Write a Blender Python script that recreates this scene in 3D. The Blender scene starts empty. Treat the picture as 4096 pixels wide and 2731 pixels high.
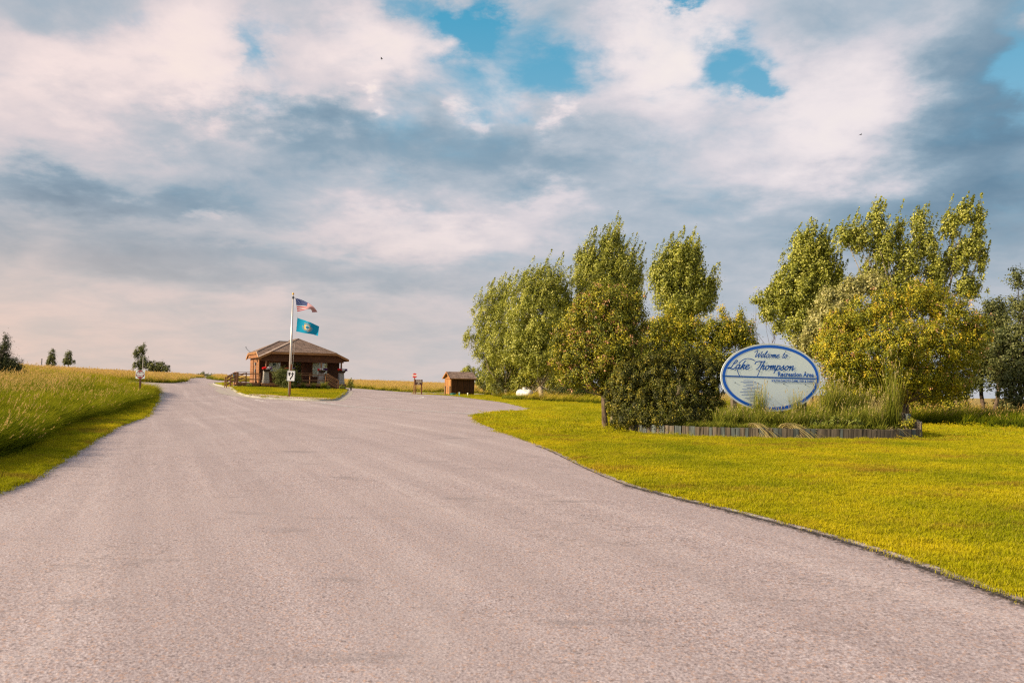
import bpy, bmesh, random
from mathutils import Vector, Matrix
from mathutils.geometry import delaunay_2d_cdt
import math, numpy as np
F=28/36*4096
PITCH=math.atan((1526-1365.5)/F); ROLL=math.radians(1.0)
CAM=np.array([0,0,1.65])
def _basis():
    f=np.array([0,math.cos(PITCH),math.sin(PITCH)]); u=np.array([0,-math.sin(PITCH),math.cos(PITCH)]); r=np.array([1.,0,0])
    c,s=math.cos(ROLL),math.sin(ROLL)   # camera rolled counter-clockwise: the picture turns clockwise
    return f, r*c+u*s, u*c-r*s
FW,RT,UP=_basis()
def ray(px,py):
    d=FW+RT*(px-2048)/F+UP*(1365.5-py)/F
    return d/d[1]
def at(px,py,Y): return CAM+ray(px,py)*Y
def pix(p):
    v=np.array(p)-CAM; w=v@FW
    return 2048+F*(v@RT)/w, 1365.5-F*(v@UP)/w
CP=[(0,0,0),(-7,11,0),(4,5,0),(2,11,0),(-10,16,.08),(-25,54,.1),(-20,30,.05),(0,30,0),(0,50,0),(-17,60,.0),(-12,60,0),
(-20,77,.5),(-14,80,.38),(-33,88,.62),(-35,98,.75),(-50,120,1.0),(-78,190,1.2),(-66,190,1.15),(-11,90,.0),(-6,93,.02),(0,75,0),(0,60,0),(0,42,0),
(7,24,.05),(11,22,.05),(3.2,27,.08),(15,20,.05),(16,30,.1),(30,60,.1),(60,100,0),(20,100,0),(0,110,.05),(-15,110,.3),(0,180,.1),(-25,180,.4),(-38,190,.65),
(-38,62,1.25),(-60,100,1.75),(-50,70,1.6),(-45,45,1.25),(-30,40,.7),(-30,25,.8),(-18,24,.35),(-40,15,1.1),(-20,8,.3),(-10,0,0),(0,-20,0),(20,0,0),(-35,75,.75),(-48,100,1.15),(-110,150,2.0),(-95,190,1.5),(-40,-10,.6),(40,20,.1),(80,60,0),(-55,160,1.1),(-90,90,2.1),(-30,130,.85)]
CP=np.array(CP,float)
def _k(r2): return r2*np.log(r2+1e-9)*.5
def _fit():
    n=len(CP); X=CP[:,:2]/50; d=((X[:,None]-X[None])**2).sum(-1); K=_k(d)+np.eye(n)*.01; P=np.c_[np.ones(n),X]
    A=np.block([[K,P],[P.T,np.zeros((3,3))]]); return np.linalg.solve(A,np.r_[CP[:,2],0,0,0])
TW=_fit()
def tz(x,y):
    x=np.asarray(x,float); y=np.asarray(y,float); sh=np.broadcast(x,y).shape
    X=np.stack([np.broadcast_to(x,sh).ravel(),np.broadcast_to(y,sh).ravel()],1)
    Xc=np.stack([np.clip(X[:,0],-110,80),np.clip(X[:,1],-15,190)],1)/50
    z=_k(((Xc[:,None]-CP[None,:,:2]/50)**2).sum(-1))@TW[:len(CP)]+TW[-3]+Xc@TW[-2:]
    far=np.maximum(0,X[:,1]-190); side=np.maximum(0,-110-X[:,0])+np.maximum(0,X[:,0]-80)
    z=z-far*.011*np.clip(far/60,0,1)-side*.01
    z=np.maximum(z,-14)
    return z.reshape(sh)
def G(px,py,dmin=3,dmax=400):
    "where the sight line through a pixel of the photograph meets the ground"
    r=ray(px,py); t=np.exp(np.linspace(math.log(dmin),math.log(dmax),1500)); P=CAM[:2]+r[None,:2]*t[:,None]
    h=CAM[2]+r[2]*t-tz(P[:,0],P[:,1]); i=np.where(h<0)[0]
    if len(i)==0: return None
    i=i[0]; a=h[i-1]/(h[i-1]-h[i]) if i else 0; Y=t[i-1]+(t[i]-t[i-1])*a if i else t[0]
    return (float(r[0]*Y),float(Y))
# ------------------------------------------------------------------ camera, light, exposure
scn = bpy.context.scene
COL = scn.collection
cd = bpy.data.cameras.new('camera'); cam = bpy.data.objects.new('camera', cd); COL.objects.link(cam); scn.camera = cam
cd.lens = 28; cd.sensor_width = 36; cd.clip_start = .1; cd.clip_end = 6000
cam.matrix_world = Matrix(((RT[0], UP[0], -FW[0], CAM[0]), (RT[1], UP[1], -FW[1], CAM[1]), (RT[2], UP[2], -FW[2], CAM[2]), (0, 0, 0, 1)))
cd.dof.use_dof = True; cd.dof.focus_distance = 27; cd.dof.aperture_fstop = 2.8
scn.view_settings.view_transform = 'Standard'; scn.view_settings.look = 'None'
scn.view_settings.gamma = 1; scn.view_settings.exposure = 0.85; scn.view_settings.use_curve_mapping = False
scn.cycles.filter_width = 1.25; scn.cycles.use_denoising = False; scn.cycles.sample_clamp_indirect = 4
SUN_EL, SUN_AZ = math.radians(25), math.radians(-109)      # azimuth from +Y towards +X: the sun stands to the left, a little behind the camera
SD = Vector((math.sin(SUN_AZ) * math.cos(SUN_EL), math.cos(SUN_AZ) * math.cos(SUN_EL), math.sin(SUN_EL)))
sl = bpy.data.lights.new('sun', 'SUN'); sl.energy = 5.0; sl.angle = math.radians(.6); sl.color = (1, .79, .53)
so = bpy.data.objects.new('sun', sl); COL.objects.link(so); so.rotation_euler = SD.to_track_quat('Z', 'Y').to_euler()

def srgb(r, g, b):
    return tuple((c / 255 / 12.92) if c / 255 < .04045 else ((c / 255 + .055) / 1.055) ** 2.4 for c in (r, g, b))

class NT:
    "a few shortcuts for building node trees"
    def __init__(s, tree): s.t = tree; s.n = tree.nodes; s.l = tree.links
    def put(s, sock, v):
        if isinstance(v, bpy.types.NodeSocket): s.l.new(v, sock)
        elif v is not None:
            if isinstance(v, (tuple, list)) and len(v) == 3 and sock.type == 'RGBA': v = (*v, 1)
            sock.default_value = v
    def node(s, typ, ins=None, **kw):
        n = s.n.new(typ)
        for k, v in kw.items(): setattr(n, k, v)
        for k, v in (ins or {}).items(): s.put(n.inputs[k], v)
        return n
    def m(s, op, a, b=None, c=None, clamp=False):
        n = s.n.new('ShaderNodeMath'); n.operation = op; n.use_clamp = clamp
        for i, v in enumerate((a, b, c)):
            if v is not None: s.put(n.inputs[i], v)
        return n.outputs[0]
    def vm(s, op, a, b=None, c=None, scale=None):
        n = s.n.new('ShaderNodeVectorMath'); n.operation = op
        for i, v in enumerate((a, b, c)):
            if v is not None: s.put(n.inputs[i], v)
        if scale is not None: s.put(n.inputs['Scale'], scale)
        return n.outputs['Value' if op in ('LENGTH', 'DOT_PRODUCT', 'DISTANCE') else 'Vector']
    def mix(s, f, a, b, bt='MIX'):
        n = s.n.new('ShaderNodeMix'); n.data_type = 'RGBA'; n.blend_type = bt
        s.put(n.inputs[0], f); s.put(n.inputs[6], a); s.put(n.inputs[7], b); return n.outputs[2]
    def ramp(s, f, stops, interp='LINEAR'):
        n = s.n.new('ShaderNodeValToRGB'); e = n.color_ramp.elements; n.color_ramp.interpolation = interp
        while len(e) < len(stops): e.new(.5)
        for k, (p, c) in zip(e, stops):
            k.position = p; k.color = (*c, 1) if isinstance(c, (tuple, list)) else (c, c, c, 1)
        s.put(n.inputs[0], f); return n.outputs[0]
    def noise(s, vec, scale, detail=4, rough=.55, dim='3D', dist=0.0):
        n = s.n.new('ShaderNodeTexNoise'); n.noise_dimensions = dim
        if vec is not None: s.l.new(vec, n.inputs['Vector'])
        s.put(n.inputs['Scale'], scale); s.put(n.inputs['Detail'], detail); s.put(n.inputs['Roughness'], rough); s.put(n.inputs['Distortion'], dist)
        return n
    def mr(s, v, a, b, c=0, d=1, smooth=True):
        n = s.n.new('ShaderNodeMapRange'); n.interpolation_type = 'SMOOTHSTEP' if smooth else 'LINEAR'
        for i, x in enumerate((v, a, b, c, d)): s.put(n.inputs[i], x)
        return n.outputs[0]

# ------------------------------------------------------------------ sky: Nishita with broken cloud
world = bpy.data.worlds.new('World'); scn.world = world; world.use_nodes = True
N = NT(world.node_tree); N.n.clear()
sky = N.node('ShaderNodeTexSky', sky_type='NISHITA', sun_disc=False, sun_elevation=SUN_EL, sun_rotation=SUN_AZ, air_density=1.0, dust_density=.6, ozone_density=2.0)
tc = N.node('ShaderNodeTexCoord').outputs['Generated']
sx = N.node('ShaderNodeSeparateXYZ', {0: tc})
X_, Y_, Z_ = sx.outputs
az = N.m('ARCTAN2', X_, Y_); el = N.m('ARCSINE', Z_)
zc = N.m('MAXIMUM', Z_, 0.0)
den = N.m('ADD', zc, .24)
plane = N.node('ShaderNodeCombineXYZ', {0: N.m('DIVIDE', X_, den), 1: N.m('DIVIDE', Y_, den), 2: 0.0}).outputs[0]
n1 = N.noise(plane, 1.7, 8, .58); n2 = N.noise(N.vm('ADD', plane, (7.3, 2.1, 4.0)), 4.6, 9, .58, dist=.25); n3 = N.noise(N.vm('ADD', plane, (-3.3, 9.1, 1.0)), 1.1, 6, .52)
wa = N.noise(plane, 4.4, 7, .6)
warp = N.vm('SUBTRACT', wa.outputs['Color'], (.5, .5, .5))
squash = N.mr(zc, .0, .3, .25, 1.0)
ang = N.node('ShaderNodeCombineXYZ', {0: az, 1: el, 2: 0.0}).outputs[0]
wv = N.vm('MULTIPLY', warp, N.node('ShaderNodeCombineXYZ', {0: .20, 1: N.m('MULTIPLY', squash, .16), 2: 0.0}).outputs[0])
ang = N.vm('ADD', ang, wv)
K = 4096 / 2352
def blobs(lst):
    acc = None
    for (px, py, rx, ry, w) in lst:
        r = ray(px * K, py * K); r = r / np.linalg.norm(r)
        a0, e0 = math.atan2(r[0], r[1]), math.asin(r[2])
        q = N.vm('MULTIPLY', N.vm('SUBTRACT', ang, (a0, e0, 0)), (F / (rx * K), F / (ry * K), 0))
        g = N.m('MULTIPLY', N.m('EXPONENT', N.m('MULTIPLY', N.vm('DOT_PRODUCT', q, q), -1.0)), w)
        acc = g if acc is None else N.m('ADD', acc, g)
    return acc
#GAPS = blue openings, LIGHT = sunlit (+) and shaded (-) cloud masses
GAPS = [(1110, 85, 120, 50, 1.0), (1280, 180, 120, 70, .95), (1060, 20, 60, 50, .8), (1670, 150, 95, 70, 1.2), (1755, 195, 48, 26, .8), (1570, 5, 70, 22, 1.0), (600, 110, 40, 85, .6),
        (920, 0, 130, 26, .5), (1080, 215, 170, 60, .55), (340, 70, 80, 55, .5), (2345, 190, 55, 150, .9), (1520, 225, 35, 30, .35), (1130, 40, 60, 40, .4)]
LIGHT = [(480, 100, 120, 110, .42), (850, 130, 190, 75, .55), (250, 190, 300, 75, .42), (1500, 120, 120, 130, .5), (1950, 240, 190, 130, .45), (1180, 195, 70, 40, .45), (1090, 272, 38, 32, .55),
         (620, 225, 220, 40, .3), (1000, 535, 250, 42, .34), (1850, 380, 160, 60, .2), (1300, 272, 26, 22, .4), (700, 690, 200, 26, .16), (1270, 465, 90, 30, .25), (450, 500, 30, 20, .3), (820, 225, 22, 16, .5),
         (100, 110, 90, 60, .18), (100, 400, 300, 30, .1),
         (760, 335, 330, 95, -.45), (80, 440, 200, 55, -.42), (420, 470, 330, 45, -.3), (1270, 380, 220, 70, -.28), (1700, 590, 330, 120, -.22), (2260, 130, 130, 190, -.5), (2290, 420, 210, 190, -.5),
         (40, 90, 90, 60, -.22), (1450, 500, 220, 60, -.15), (800, 625, 560, 45, -.22), (300, 590, 420, 60, -.22), (2000, 500, 250, 90, -.24), (1350, 50, 110, 60, -.14), (1850, 30, 130, 60, -.2)]
gap = blobs(GAPS); li = blobs(LIGHT)
dn = N.m('ADD', N.m('MULTIPLY', N.m('SUBTRACT', n1.outputs[0], .5), 1.3), N.m('MULTIPLY', N.m('SUBTRACT', n2.outputs[0], .5), 1.7))
opn = N.m('SUBTRACT', gap, dn)
blue_f = N.m('POWER', N.mr(opn, -.12, 1.0), 1.5)
blue_f = N.m('MULTIPLY', blue_f, N.mr(zc, .10, .22))
sh = N.m('ADD', N.m('ADD', .575, N.m('MULTIPLY', li, .78)), N.m('ADD', N.m('MULTIPLY', N.m('SUBTRACT', n2.outputs[0], .5), .60), N.m('MULTIPLY', N.m('SUBTRACT', n3.outputs[0], .5), .6)))
cloud = N.ramp(sh, [(0.0, srgb(102, 134, 158)), (.3, srgb(144, 167, 185)), (.5, srgb(182, 192, 204)), (.68, srgb(216, 212, 219)), (.88, srgb(238, 229, 231)), (1.0, srgb(243, 234, 232))])
warm = N.m('MULTIPLY', N.mr(az, .35, -.7), N.mr(sh, .2, .8, .35, 1))
cloud = N.mix(N.m('MULTIPLY', warm, .9), cloud, N.mix(1.0, cloud, (1.06, .955, .90), 'MULTIPLY'))
horiz = N.mix(N.mr(az, -.65, .25, 0, 1, False), srgb(224, 200, 184), srgb(184, 190, 197))
horiz = N.mix(N.mr(N.m('ADD', n2.outputs[0], N.m('MULTIPLY', n1.outputs[0], .6)), .6, 1.0), horiz, N.mix(1.0, horiz, (1.12, 1.05, 1.02), 'MULTIPLY'))
cloud = N.mix(N.m('MULTIPLY', N.mr(zc, .24, .0), .85), cloud, horiz)
bl = N.mix(.80, N.vm('SCALE', sky.outputs[0], scale=.1), N.ramp(N.m('ADD', zc, 0), [(.0, srgb(190, 210, 220)), (.18, srgb(160, 202, 222)), (.42, srgb(78, 172, 208)), (.7, srgb(40, 110, 165)), (1.0, srgb(28, 80, 140))]))
col = N.mix(blue_f, cloud, bl)
bg = N.node('ShaderNodeBackground', {'Color': N.vm('SCALE', col, scale=5.55), 'Strength': .1})
N.l.new(bg.outputs[0], N.node('ShaderNodeOutputWorld').inputs[0])
world.cycles.sampling_method = 'MANUAL'; world.cycles.sample_map_resolution = 512
# ------------------------------------------------------------------ materials
def mat(name, rough=.8, spec=.3):
    m = bpy.data.materials.new(name); m.use_nodes = True; n = NT(m.node_tree)
    b = n.n['Principled BSDF']; b.inputs['Roughness'].default_value = rough; b.inputs['Specular IOR Level'].default_value = spec
    return m, n, b
def pos(n): return n.node('ShaderNodeNewGeometry').outputs['Position']
def objc(n): return n.node('ShaderNodeTexCoord').outputs['Object']
def bump(n, b, h, strength=.4, dist=.02):
    n.put(b.inputs['Normal'], n.node('ShaderNodeBump', {'Height': h, 'Strength': strength, 'Distance': dist}).outputs[0])
def flat(name, c, rough=.6, spec=.3, var=.12, metal=0, scale=6):
    m, n, b = mat(name, rough, spec)
    v = n.noise(objc(n), scale, 4)
    n.put(b.inputs['Base Color'], n.mix(v.outputs[0], tuple(x * (1 - var) for x in c), tuple(min(1, x * (1 + var)) for x in c)))
    b.inputs['Metallic'].default_value = metal
    return m
M = {}
def road_mat():
    m, n, b = mat('chip_seal', .85, .25)
    p = pos(n)
    fine = n.noise(p, 55, 3, .75).outputs[0]; mid = n.noise(p, 21, 4, .75).outputs[0]
    vor = n.node('ShaderNodeTexVoronoi', {'Vector': p, 'Scale': 62.0}); big = n.noise(p, .35, 5, .6).outputs[0]
    s = n.vm('MULTIPLY', p, (1, .12, 1)); worn = n.noise(n.vm('ADD', n.vm('MULTIPLY', s, (1, 1, 1)), (3, 1, 0)), .9, 4).outputs[0]
    c = n.ramp(fine, [(.34, (.10, .078, .082)), (.44, (.25, .212, .228)), (.56, (.43, .375, .40)), (.7, (.62, .57, .60))])
    c = n.mix(n.mr(n.node('ShaderNodeSeparateColor', {0: vor.outputs['Color']}).outputs[0], .80, .97), c, (.40, .27, .22))
    c = n.mix(n.m('MULTIPLY', n.mr(mid, .55, .66), .85), c, (.065, .048, .052)); md2 = n.noise(p, 9, 3, .75).outputs[0]; c = n.mix(n.mr(md2, .40, .70, .0, .30), c, (.24, .18, .185))
    c = n.mix(n.mr(big, .35, .7, 0, .25), c, (.40, .34, .34)); c = n.mix(n.mr(worn, .5, .75, 0, .20), c, (.44, .41, .43))
    sx = n.node('ShaderNodeSeparateXYZ', {0: p}); cr_ = n.m('ADD', n.m('MULTIPLY', sx.outputs[0], .91), n.m('MULTIPLY', sx.outputs[1], .41)); al_ = n.m('ADD', n.m('MULTIPLY', sx.outputs[0], -.41), n.m('MULTIPLY', sx.outputs[1], .91))
    tr = n.noise(n.node('ShaderNodeCombineXYZ', {0: n.m('MULTIPLY', cr_, 1.5), 1: n.m('MULTIPLY', al_, .05), 2: 0.0}).outputs[0], 1.0, 5, .6).outputs[0]
    c = n.mix(n.mr(tr, .35, .62, .30, 0), c, (.20, .165, .175)); c = n.mix(n.mr(tr, .55, .75, 0, .25), c, (.52, .47, .48))
    # long cracks and darker patches
    cr = n.noise(n.vm('MULTIPLY', p, (.5, 1.6, 1)), 1.1, 6, .62).outputs[0]
    line = n.mr(n.m('ABSOLUTE', n.m('SUBTRACT', cr, .5)), .0, .006, 1, 0); gate = n.mr(n.noise(p, .16, 2).outputs[0], .47, .60)
    c = n.mix(n.m('MULTIPLY', n.m('MULTIPLY', line, gate), .8), c, (.07, .06, .065))
    sp = n.noise(n.vm('MULTIPLY', p, (.35, 1, 1)), 1.4, 5, .6).outputs[0]; c = n.mix(n.m('MULTIPLY', n.mr(sp, .60, .70), .45), c, (.16, .14, .15))
    n.put(b.inputs['Base Color'], c)
    bump(n, b, n.m('ADD', n.m('MULTIPLY', fine, .5), mid), .55, .012)
    return m
M['road'] = road_mat()
def patchwork(n, p):
    "shared colour pattern of the mown grass: (large patches, brown dry spots)"
    a = n.noise(n.vm('MULTIPLY', p, (1, 1, 0)), .38, 4, .6).outputs[0]; bb = n.noise(n.vm('MULTIPLY', p, (.55, 1.5, 0)), .62, 5, .62).outputs[0]
    return a, bb
def lawn_cols(n, p, root):
    a, bb = patchwork(n, p)
    c = n.ramp(a, [(.30, (.19, .235, .005)), (.5, (.36, .355, .007)), (.70, (.56, .46, .012))])
    c = n.mix(n.mr(bb, .53, .66, 0, .7), c, (.28, .15, .03)); c = n.mix(n.mr(n.noise(n.vm('MULTIPLY', p, (1, 1, 0)), 2.6, 4, .65).outputs[0], .5, .8, 0, .45), c, (.14, .19, .008))
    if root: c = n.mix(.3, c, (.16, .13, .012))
    return c
def grass_mat(name, kind):
    m = bpy.data.materials.new(name); m.use_nodes = True; n = NT(m.node_tree); n.n.clear()
    p = pos(n); h = n.node('ShaderNodeAttribute', attribute_name='h').outputs['Fac']; v = n.node('ShaderNodeAttribute', attribute_name='v').outputs['Fac']
    if kind == 'none': pass
    elif kind == 'lawn':
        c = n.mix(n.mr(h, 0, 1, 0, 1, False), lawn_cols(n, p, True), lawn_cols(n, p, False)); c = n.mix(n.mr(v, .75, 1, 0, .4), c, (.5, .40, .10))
    elif kind == 'meadow':
        big = n.m('ADD', n.m('MULTIPLY', n.noise(n.vm('MULTIPLY', p, (1, 1, 0)), .11, 4, .6).outputs[0], .55), n.m('MULTIPLY', n.noise(n.vm('MULTIPLY', p, (1, 1, 0)), .9, 4, .65).outputs[0], .45))
        dist = n.mr(n.node('ShaderNodeSeparateXYZ', {0: p}).outputs[1], 32, 95)
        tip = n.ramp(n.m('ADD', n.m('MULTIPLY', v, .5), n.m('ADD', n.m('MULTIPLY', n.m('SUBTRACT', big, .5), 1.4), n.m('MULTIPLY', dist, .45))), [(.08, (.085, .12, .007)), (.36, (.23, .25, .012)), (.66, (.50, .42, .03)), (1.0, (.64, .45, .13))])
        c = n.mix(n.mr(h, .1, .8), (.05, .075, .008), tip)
    elif kind == 'seed': c = n.mix(v, (.50, .35, .09), (.70, .50, .22))
    elif kind == 'dry': c = n.mix(v, (.30, .26, .08), (.55, .46, .24))
    else: c = n.mix(n.mr(h, 0, .9), (.08, .10, .010), n.mix(v, (.12, .17, .02), (.36, .34, .06)))
    d = n.node('ShaderNodeBsdfDiffuse', {'Color': c}).outputs[0]; t = n.node('ShaderNodeBsdfTranslucent', {'Color': c}).outputs[0]
    o = n.node('ShaderNodeMixShader', {0: .35, 1: d, 2: t}).outputs[0]
    n.l.new(o, n.node('ShaderNodeOutputMaterial').inputs[0]); return m
for k in ('lawn', 'meadow', 'seed', 'dry', 'bed'): M['grass_' + k] = grass_mat('grass_' + k, k)
def soil(name, kind):
    m, n, b = mat(name, .95, .1); p = pos(n)
    if kind == 'none': pass
    elif kind == 'lawn': c = n.mix(n.mr(n.noise(p, 40, 3).outputs[0], .35, .65), lawn_cols(n, p, True), lawn_cols(n, p, False))
    elif kind == 'field':
        big = n.noise(n.vm('MULTIPLY', p, (1, 1, 0)), .11, 4, .6).outputs[0]
        c = n.mix(n.noise(p, 3, 5, .7).outputs[0], n.ramp(big, [(.3, (.14, .14, .02)), (.6, (.24, .18, .05))]), (.35, .25, .10))
    else: c = n.mix(n.noise(p, 12, 5).outputs[0], (.05, .035, .02), (.12, .085, .05))
    n.put(b.inputs['Base Color'], c); bump(n, b, n.noise(p, 30, 4, .7).outputs[0], .8, .05); return m
for k in ('lawn', 'field', 'earth'): M['soil_' + k] = soil('soil_' + k, k)
def leaf_mat(name, cols, trans=.38, gloss=.12):
    m = bpy.data.materials.new(name); m.use_nodes = True; n = NT(m.node_tree); n.n.clear()
    v = n.node('ShaderNodeAttribute', attribute_name='v').outputs['Fac']
    c = n.ramp(v, [(i / (len(cols) - 1), x) for i, x in enumerate(cols)])
    d = n.node('ShaderNodeBsdfDiffuse', {'Color': c}).outputs[0]; t = n.node('ShaderNodeBsdfTranslucent', {'Color': c}).outputs[0]
    g = n.node('ShaderNodeBsdfGlossy', {'Color': (.7, .7, .6), 'Roughness': .6}).outputs[0]
    o = n.node('ShaderNodeMixShader', {0: trans, 1: d, 2: t}).outputs[0]; o = n.node('ShaderNodeMixShader', {0: gloss * .35, 1: o, 2: g}).outputs[0]
    n.l.new(o, n.node('ShaderNodeOutputMaterial').inputs[0]); return m
M['cotton'] = leaf_mat('cottonwood_leaf', [(.10, .13, .012), (.25, .28, .022), (.42, .43, .045), (.58, .57, .14)], .34, .2)
M['cotton2'] = leaf_mat('silver_leaf', [(.17, .18, .04), (.34, .33, .08), (.48, .45, .16), (.58, .55, .28)], .4, .2)
M['maple'] = leaf_mat('maple_leaf', [(.035, .052, .005), (.11, .135, .010), (.30, .29, .014), (.54, .45, .025)], .22)
M['mapley'] = leaf_mat('yellow_maple_leaf', [(.05, .072, .005), (.16, .185, .010), (.37, .345, .015), (.64, .52, .025)], .25)
M['samara'] = leaf_mat('samara', [(.66, .28, .16), (.80, .42, .25), (.84, .52, .34)], .3)
M['shoot'] = leaf_mat('young_shoot', [(.66, .47, .025), (.80, .60, .05)], .4)
M['bushleaf'] = leaf_mat('bush_leaf', [(.014, .020, .002), (.038, .046, .004), (.12, .12, .009), (.36, .29, .025)], .15)
M['juniper'] = leaf_mat('juniper_needles', [(.012, .020, .004), (.03, .042, .008), (.06, .07, .014), (.10, .10, .024)], .1)
M['farleaf'] = leaf_mat('far_leaf', [(.06, .08, .025), (.12, .14, .04), (.20, .21, .06)], .3)
M['pineleaf'] = leaf_mat('pine_needles', [(.04, .055, .010), (.09, .11, .02), (.20, .22, .05)], .2)
M['fresh'] = leaf_mat('fresh_leaf', [(.10, .14, .012), (.20, .24, .03), (.30, .32, .06)])
M['greytwig'] = leaf_mat('grey_twig', [(.25, .21, .17), (.42, .37, .32)], .1)
for nm, c in (('red', (.7, .02, .03)), ('white', (.8, .8, .82)), ('purple', (.10, .03, .16)), ('pink', (.7, .2, .3))): M['petal_' + nm] = leaf_mat('petal_' + nm, [c, tuple(min(1, x * 1.15) for x in c)], .2)
def bark(name, a, b2):
    m, n, b = mat(name, .9, .15); p = n.vm('MULTIPLY', pos(n), (1, 1, .25)); v = n.noise(p, 14, 6, .65).outputs[0]
    n.put(b.inputs['Base Color'], n.mix(n.mr(v, .35, .65), a, b2)); bump(n, b, v, .9, .03); return m
M['bark'] = bark('bark', (.05, .035, .025), (.16, .12, .09)); M['barkpale'] = bark('pale_bark', (.16, .13, .09), (.36, .31, .23))
def wood(name, a, b2, axis=0, rough=.75, freq=1.0, streak=.0):
    "wood with the grain along the given axis of the object; each object gets its own tone"
    m, n, b = mat(name, rough, .25); oi = n.node('ShaderNodeObjectInfo').outputs['Random']
    sc = [14 * freq] * 3; sc[axis] = .8 * freq
    p = n.vm('ADD', n.vm('MULTIPLY', objc(n), tuple(sc)), n.node('ShaderNodeCombineXYZ', {0: n.m('MULTIPLY', oi, 40), 1: n.m('MULTIPLY', oi, 17), 2: 0.0}).outputs[0])
    v = n.noise(p, 1, 5, .62, dist=.6).outputs[0]; big = n.noise(objc(n), 1.3, 3).outputs[0]
    c = n.mix(n.mr(v, .3, .7), a, b2); c = n.mix(n.mr(big, .35, .7, 0, .35), c, tuple(x * .55 for x in a))
    c = n.mix(1.0, c, n.ramp(oi, [(0, .78), (1, 1.18)]), 'MULTIPLY')
    n.put(b.inputs['Base Color'], c); bump(n, b, v, .35, .01); return m
M['siding'] = wood('brown_siding_shaded', (.05, .02, .011), (.10, .042, .021), 0)  # darker copy of the siding: porch shade is put into its colour
M['beamwood'] = wood('brown_beam', (.10, .04, .018), (.21, .09, .04), 0)
M['sidingy'] = wood('brown_siding_sunlit', (.17, .075, .033), (.27, .125, .055), 1)  # lighter copy of the same siding, sun on the end wall painted in
M['fascia'] = wood('amber_fascia', (.26, .12, .045), (.40, .20, .075), 0)
M['deckwood'] = wood('deck_wood', (.20, .095, .045), (.34, .175, .085), 0)
M['postwood'] = wood('post_wood', (.20, .10, .05), (.36, .19, .10), 2)
M['darkpost'] = wood('dark_post', (.05, .022, .014), (.10, .045, .026), 2)
M['signpost'] = wood('sign_post', (.10, .035, .018), (.22, .09, .04), 2)
M['shedwood'] = wood('shed_plank', (.028, .011, .006), (.11, .042, .015), 2, freq=1.2)
M['sheddoor'] = wood('shed_door_wood', (.30, .13, .05), (.48, .24, .095), 2)
M['bollard'] = wood('bollard_wood', (.20, .12, .065), (.34, .21, .12), 2)
M['stake'] = wood('weathered_stake', (.045, .038, .03), (.20, .165, .125), 2)
M['stakeblue'] = wood('blue_grey_stake', (.045, .05, .048), (.14, .17, .17), 2)
def shingle():
    m, n, b = mat('asphalt_shingle', .9, .15); p = objc(n)
    v = n.noise(p, 5.5, 3, .7).outputs[0]; f = n.noise(p, 60, 2).outputs[0]
    att = n.node('ShaderNodeAttribute', attribute_name='v').outputs['Fac']
    c = n.mix(n.mr(v, .3, .7), (.15, .105, .085), (.29, .205, .165)); c = n.mix(1.0, c, n.ramp(att, [(0, .62), (1, 1.3)]), 'MULTIPLY'); c = n.mix(n.mr(f, .3, .7, 0, .3), c, (.33, .26, .22))
    n.put(b.inputs['Base Color'], c); bump(n, b, f, .5, .01); return m
M['shingle'] = shingle()
M['flashing'] = flat('pale_flashing', (.45, .38, .34), .5)
M['concrete'] = flat('concrete', (.33, .30, .27), .85, .2, .22, scale=3)
M['curb'] = flat('kerb_concrete', (.30, .29, .27), .85, .2, .3, scale=5)
M['stone'] = flat('field_stone', (.34, .33, .31), .8, .25, .45, scale=7)
M['mortar'] = flat('mortar', (.38, .35, .31), .9, .1)
M['gravel'] = flat('gravel_stone', (.42, .34, .28), .85, .2, .4, scale=30)
M['grit'] = flat('dark_grit', (.20, .16, .155), .9, .2, .5, scale=40)
M['white'] = flat('white_paint', (.78, .78, .76), .4, .4, .05)
def tank_m():
    m, n, b = mat('worn_white_paint', .45, .4); v = n.noise(n.vm('MULTIPLY', objc(n), (1, 1, .35)), 9, 6, .7).outputs[0]
    n.put(b.inputs['Base Color'], n.mix(n.mr(v, .46, .62, 0, .8), (.56, .57, .58), (.30, .27, .23))); return m
M['tank'] = tank_m()
def panel(name, c, fade, rough=.35):
    m, n, b = mat(name, rough, .4); v = n.noise(n.vm('MULTIPLY', objc(n), (2.5, 2.5, .8)), 1.6, 5).outputs[0]
    n.put(b.inputs['Base Color'], n.mix(n.mr(v, .35, .75, 0, .5), c, fade)); return m
M['signwhite'] = panel('sign_white', (.82, .95, 1.0), (.76, .90, .98)); M['signblue'] = flat('sign_blue', (.003, .13, .72), .4, .4, .12)
M['letter'] = flat('letter_blue', (.003, .11, .50), .45, .3, .08)
M['black'] = flat('black_paint', (.015, .015, .018), .45, .4, .1); M['red'] = flat('sign_red', (.50, .012, .016), .4, .4, .12); M['darkred'] = flat('dark_sign_red', (.20, .010, .014), .5, .3, .15)  # darkred: a deeper red for the do-not-enter disc
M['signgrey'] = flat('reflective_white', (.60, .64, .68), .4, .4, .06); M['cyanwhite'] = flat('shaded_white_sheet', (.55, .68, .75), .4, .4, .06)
M['brownboard'] = flat('brown_board', (.050, .020, .014), .6, .3, .15); M['cream'] = flat('cream_print', (.62, .56, .46), .6)
M['steel'] = flat('galvanised_steel', (.52, .52, .52), .4, .5, .1, .6); M['gold'] = flat('gold_ball', (.75, .38, .05), .35, .5, .1, .7)
M['alu'] = flat('brushed_pole', (.52, .50, .49), .42, .5, .12, .55); M['dark'] = flat('dark_metal', (.03, .04, .06), .5, .4)
M['grey'] = flat('meter_grey', (.22, .24, .25), .5, .4); M['rope'] = flat('rope', (.62, .60, .55), .9, .1)
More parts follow.
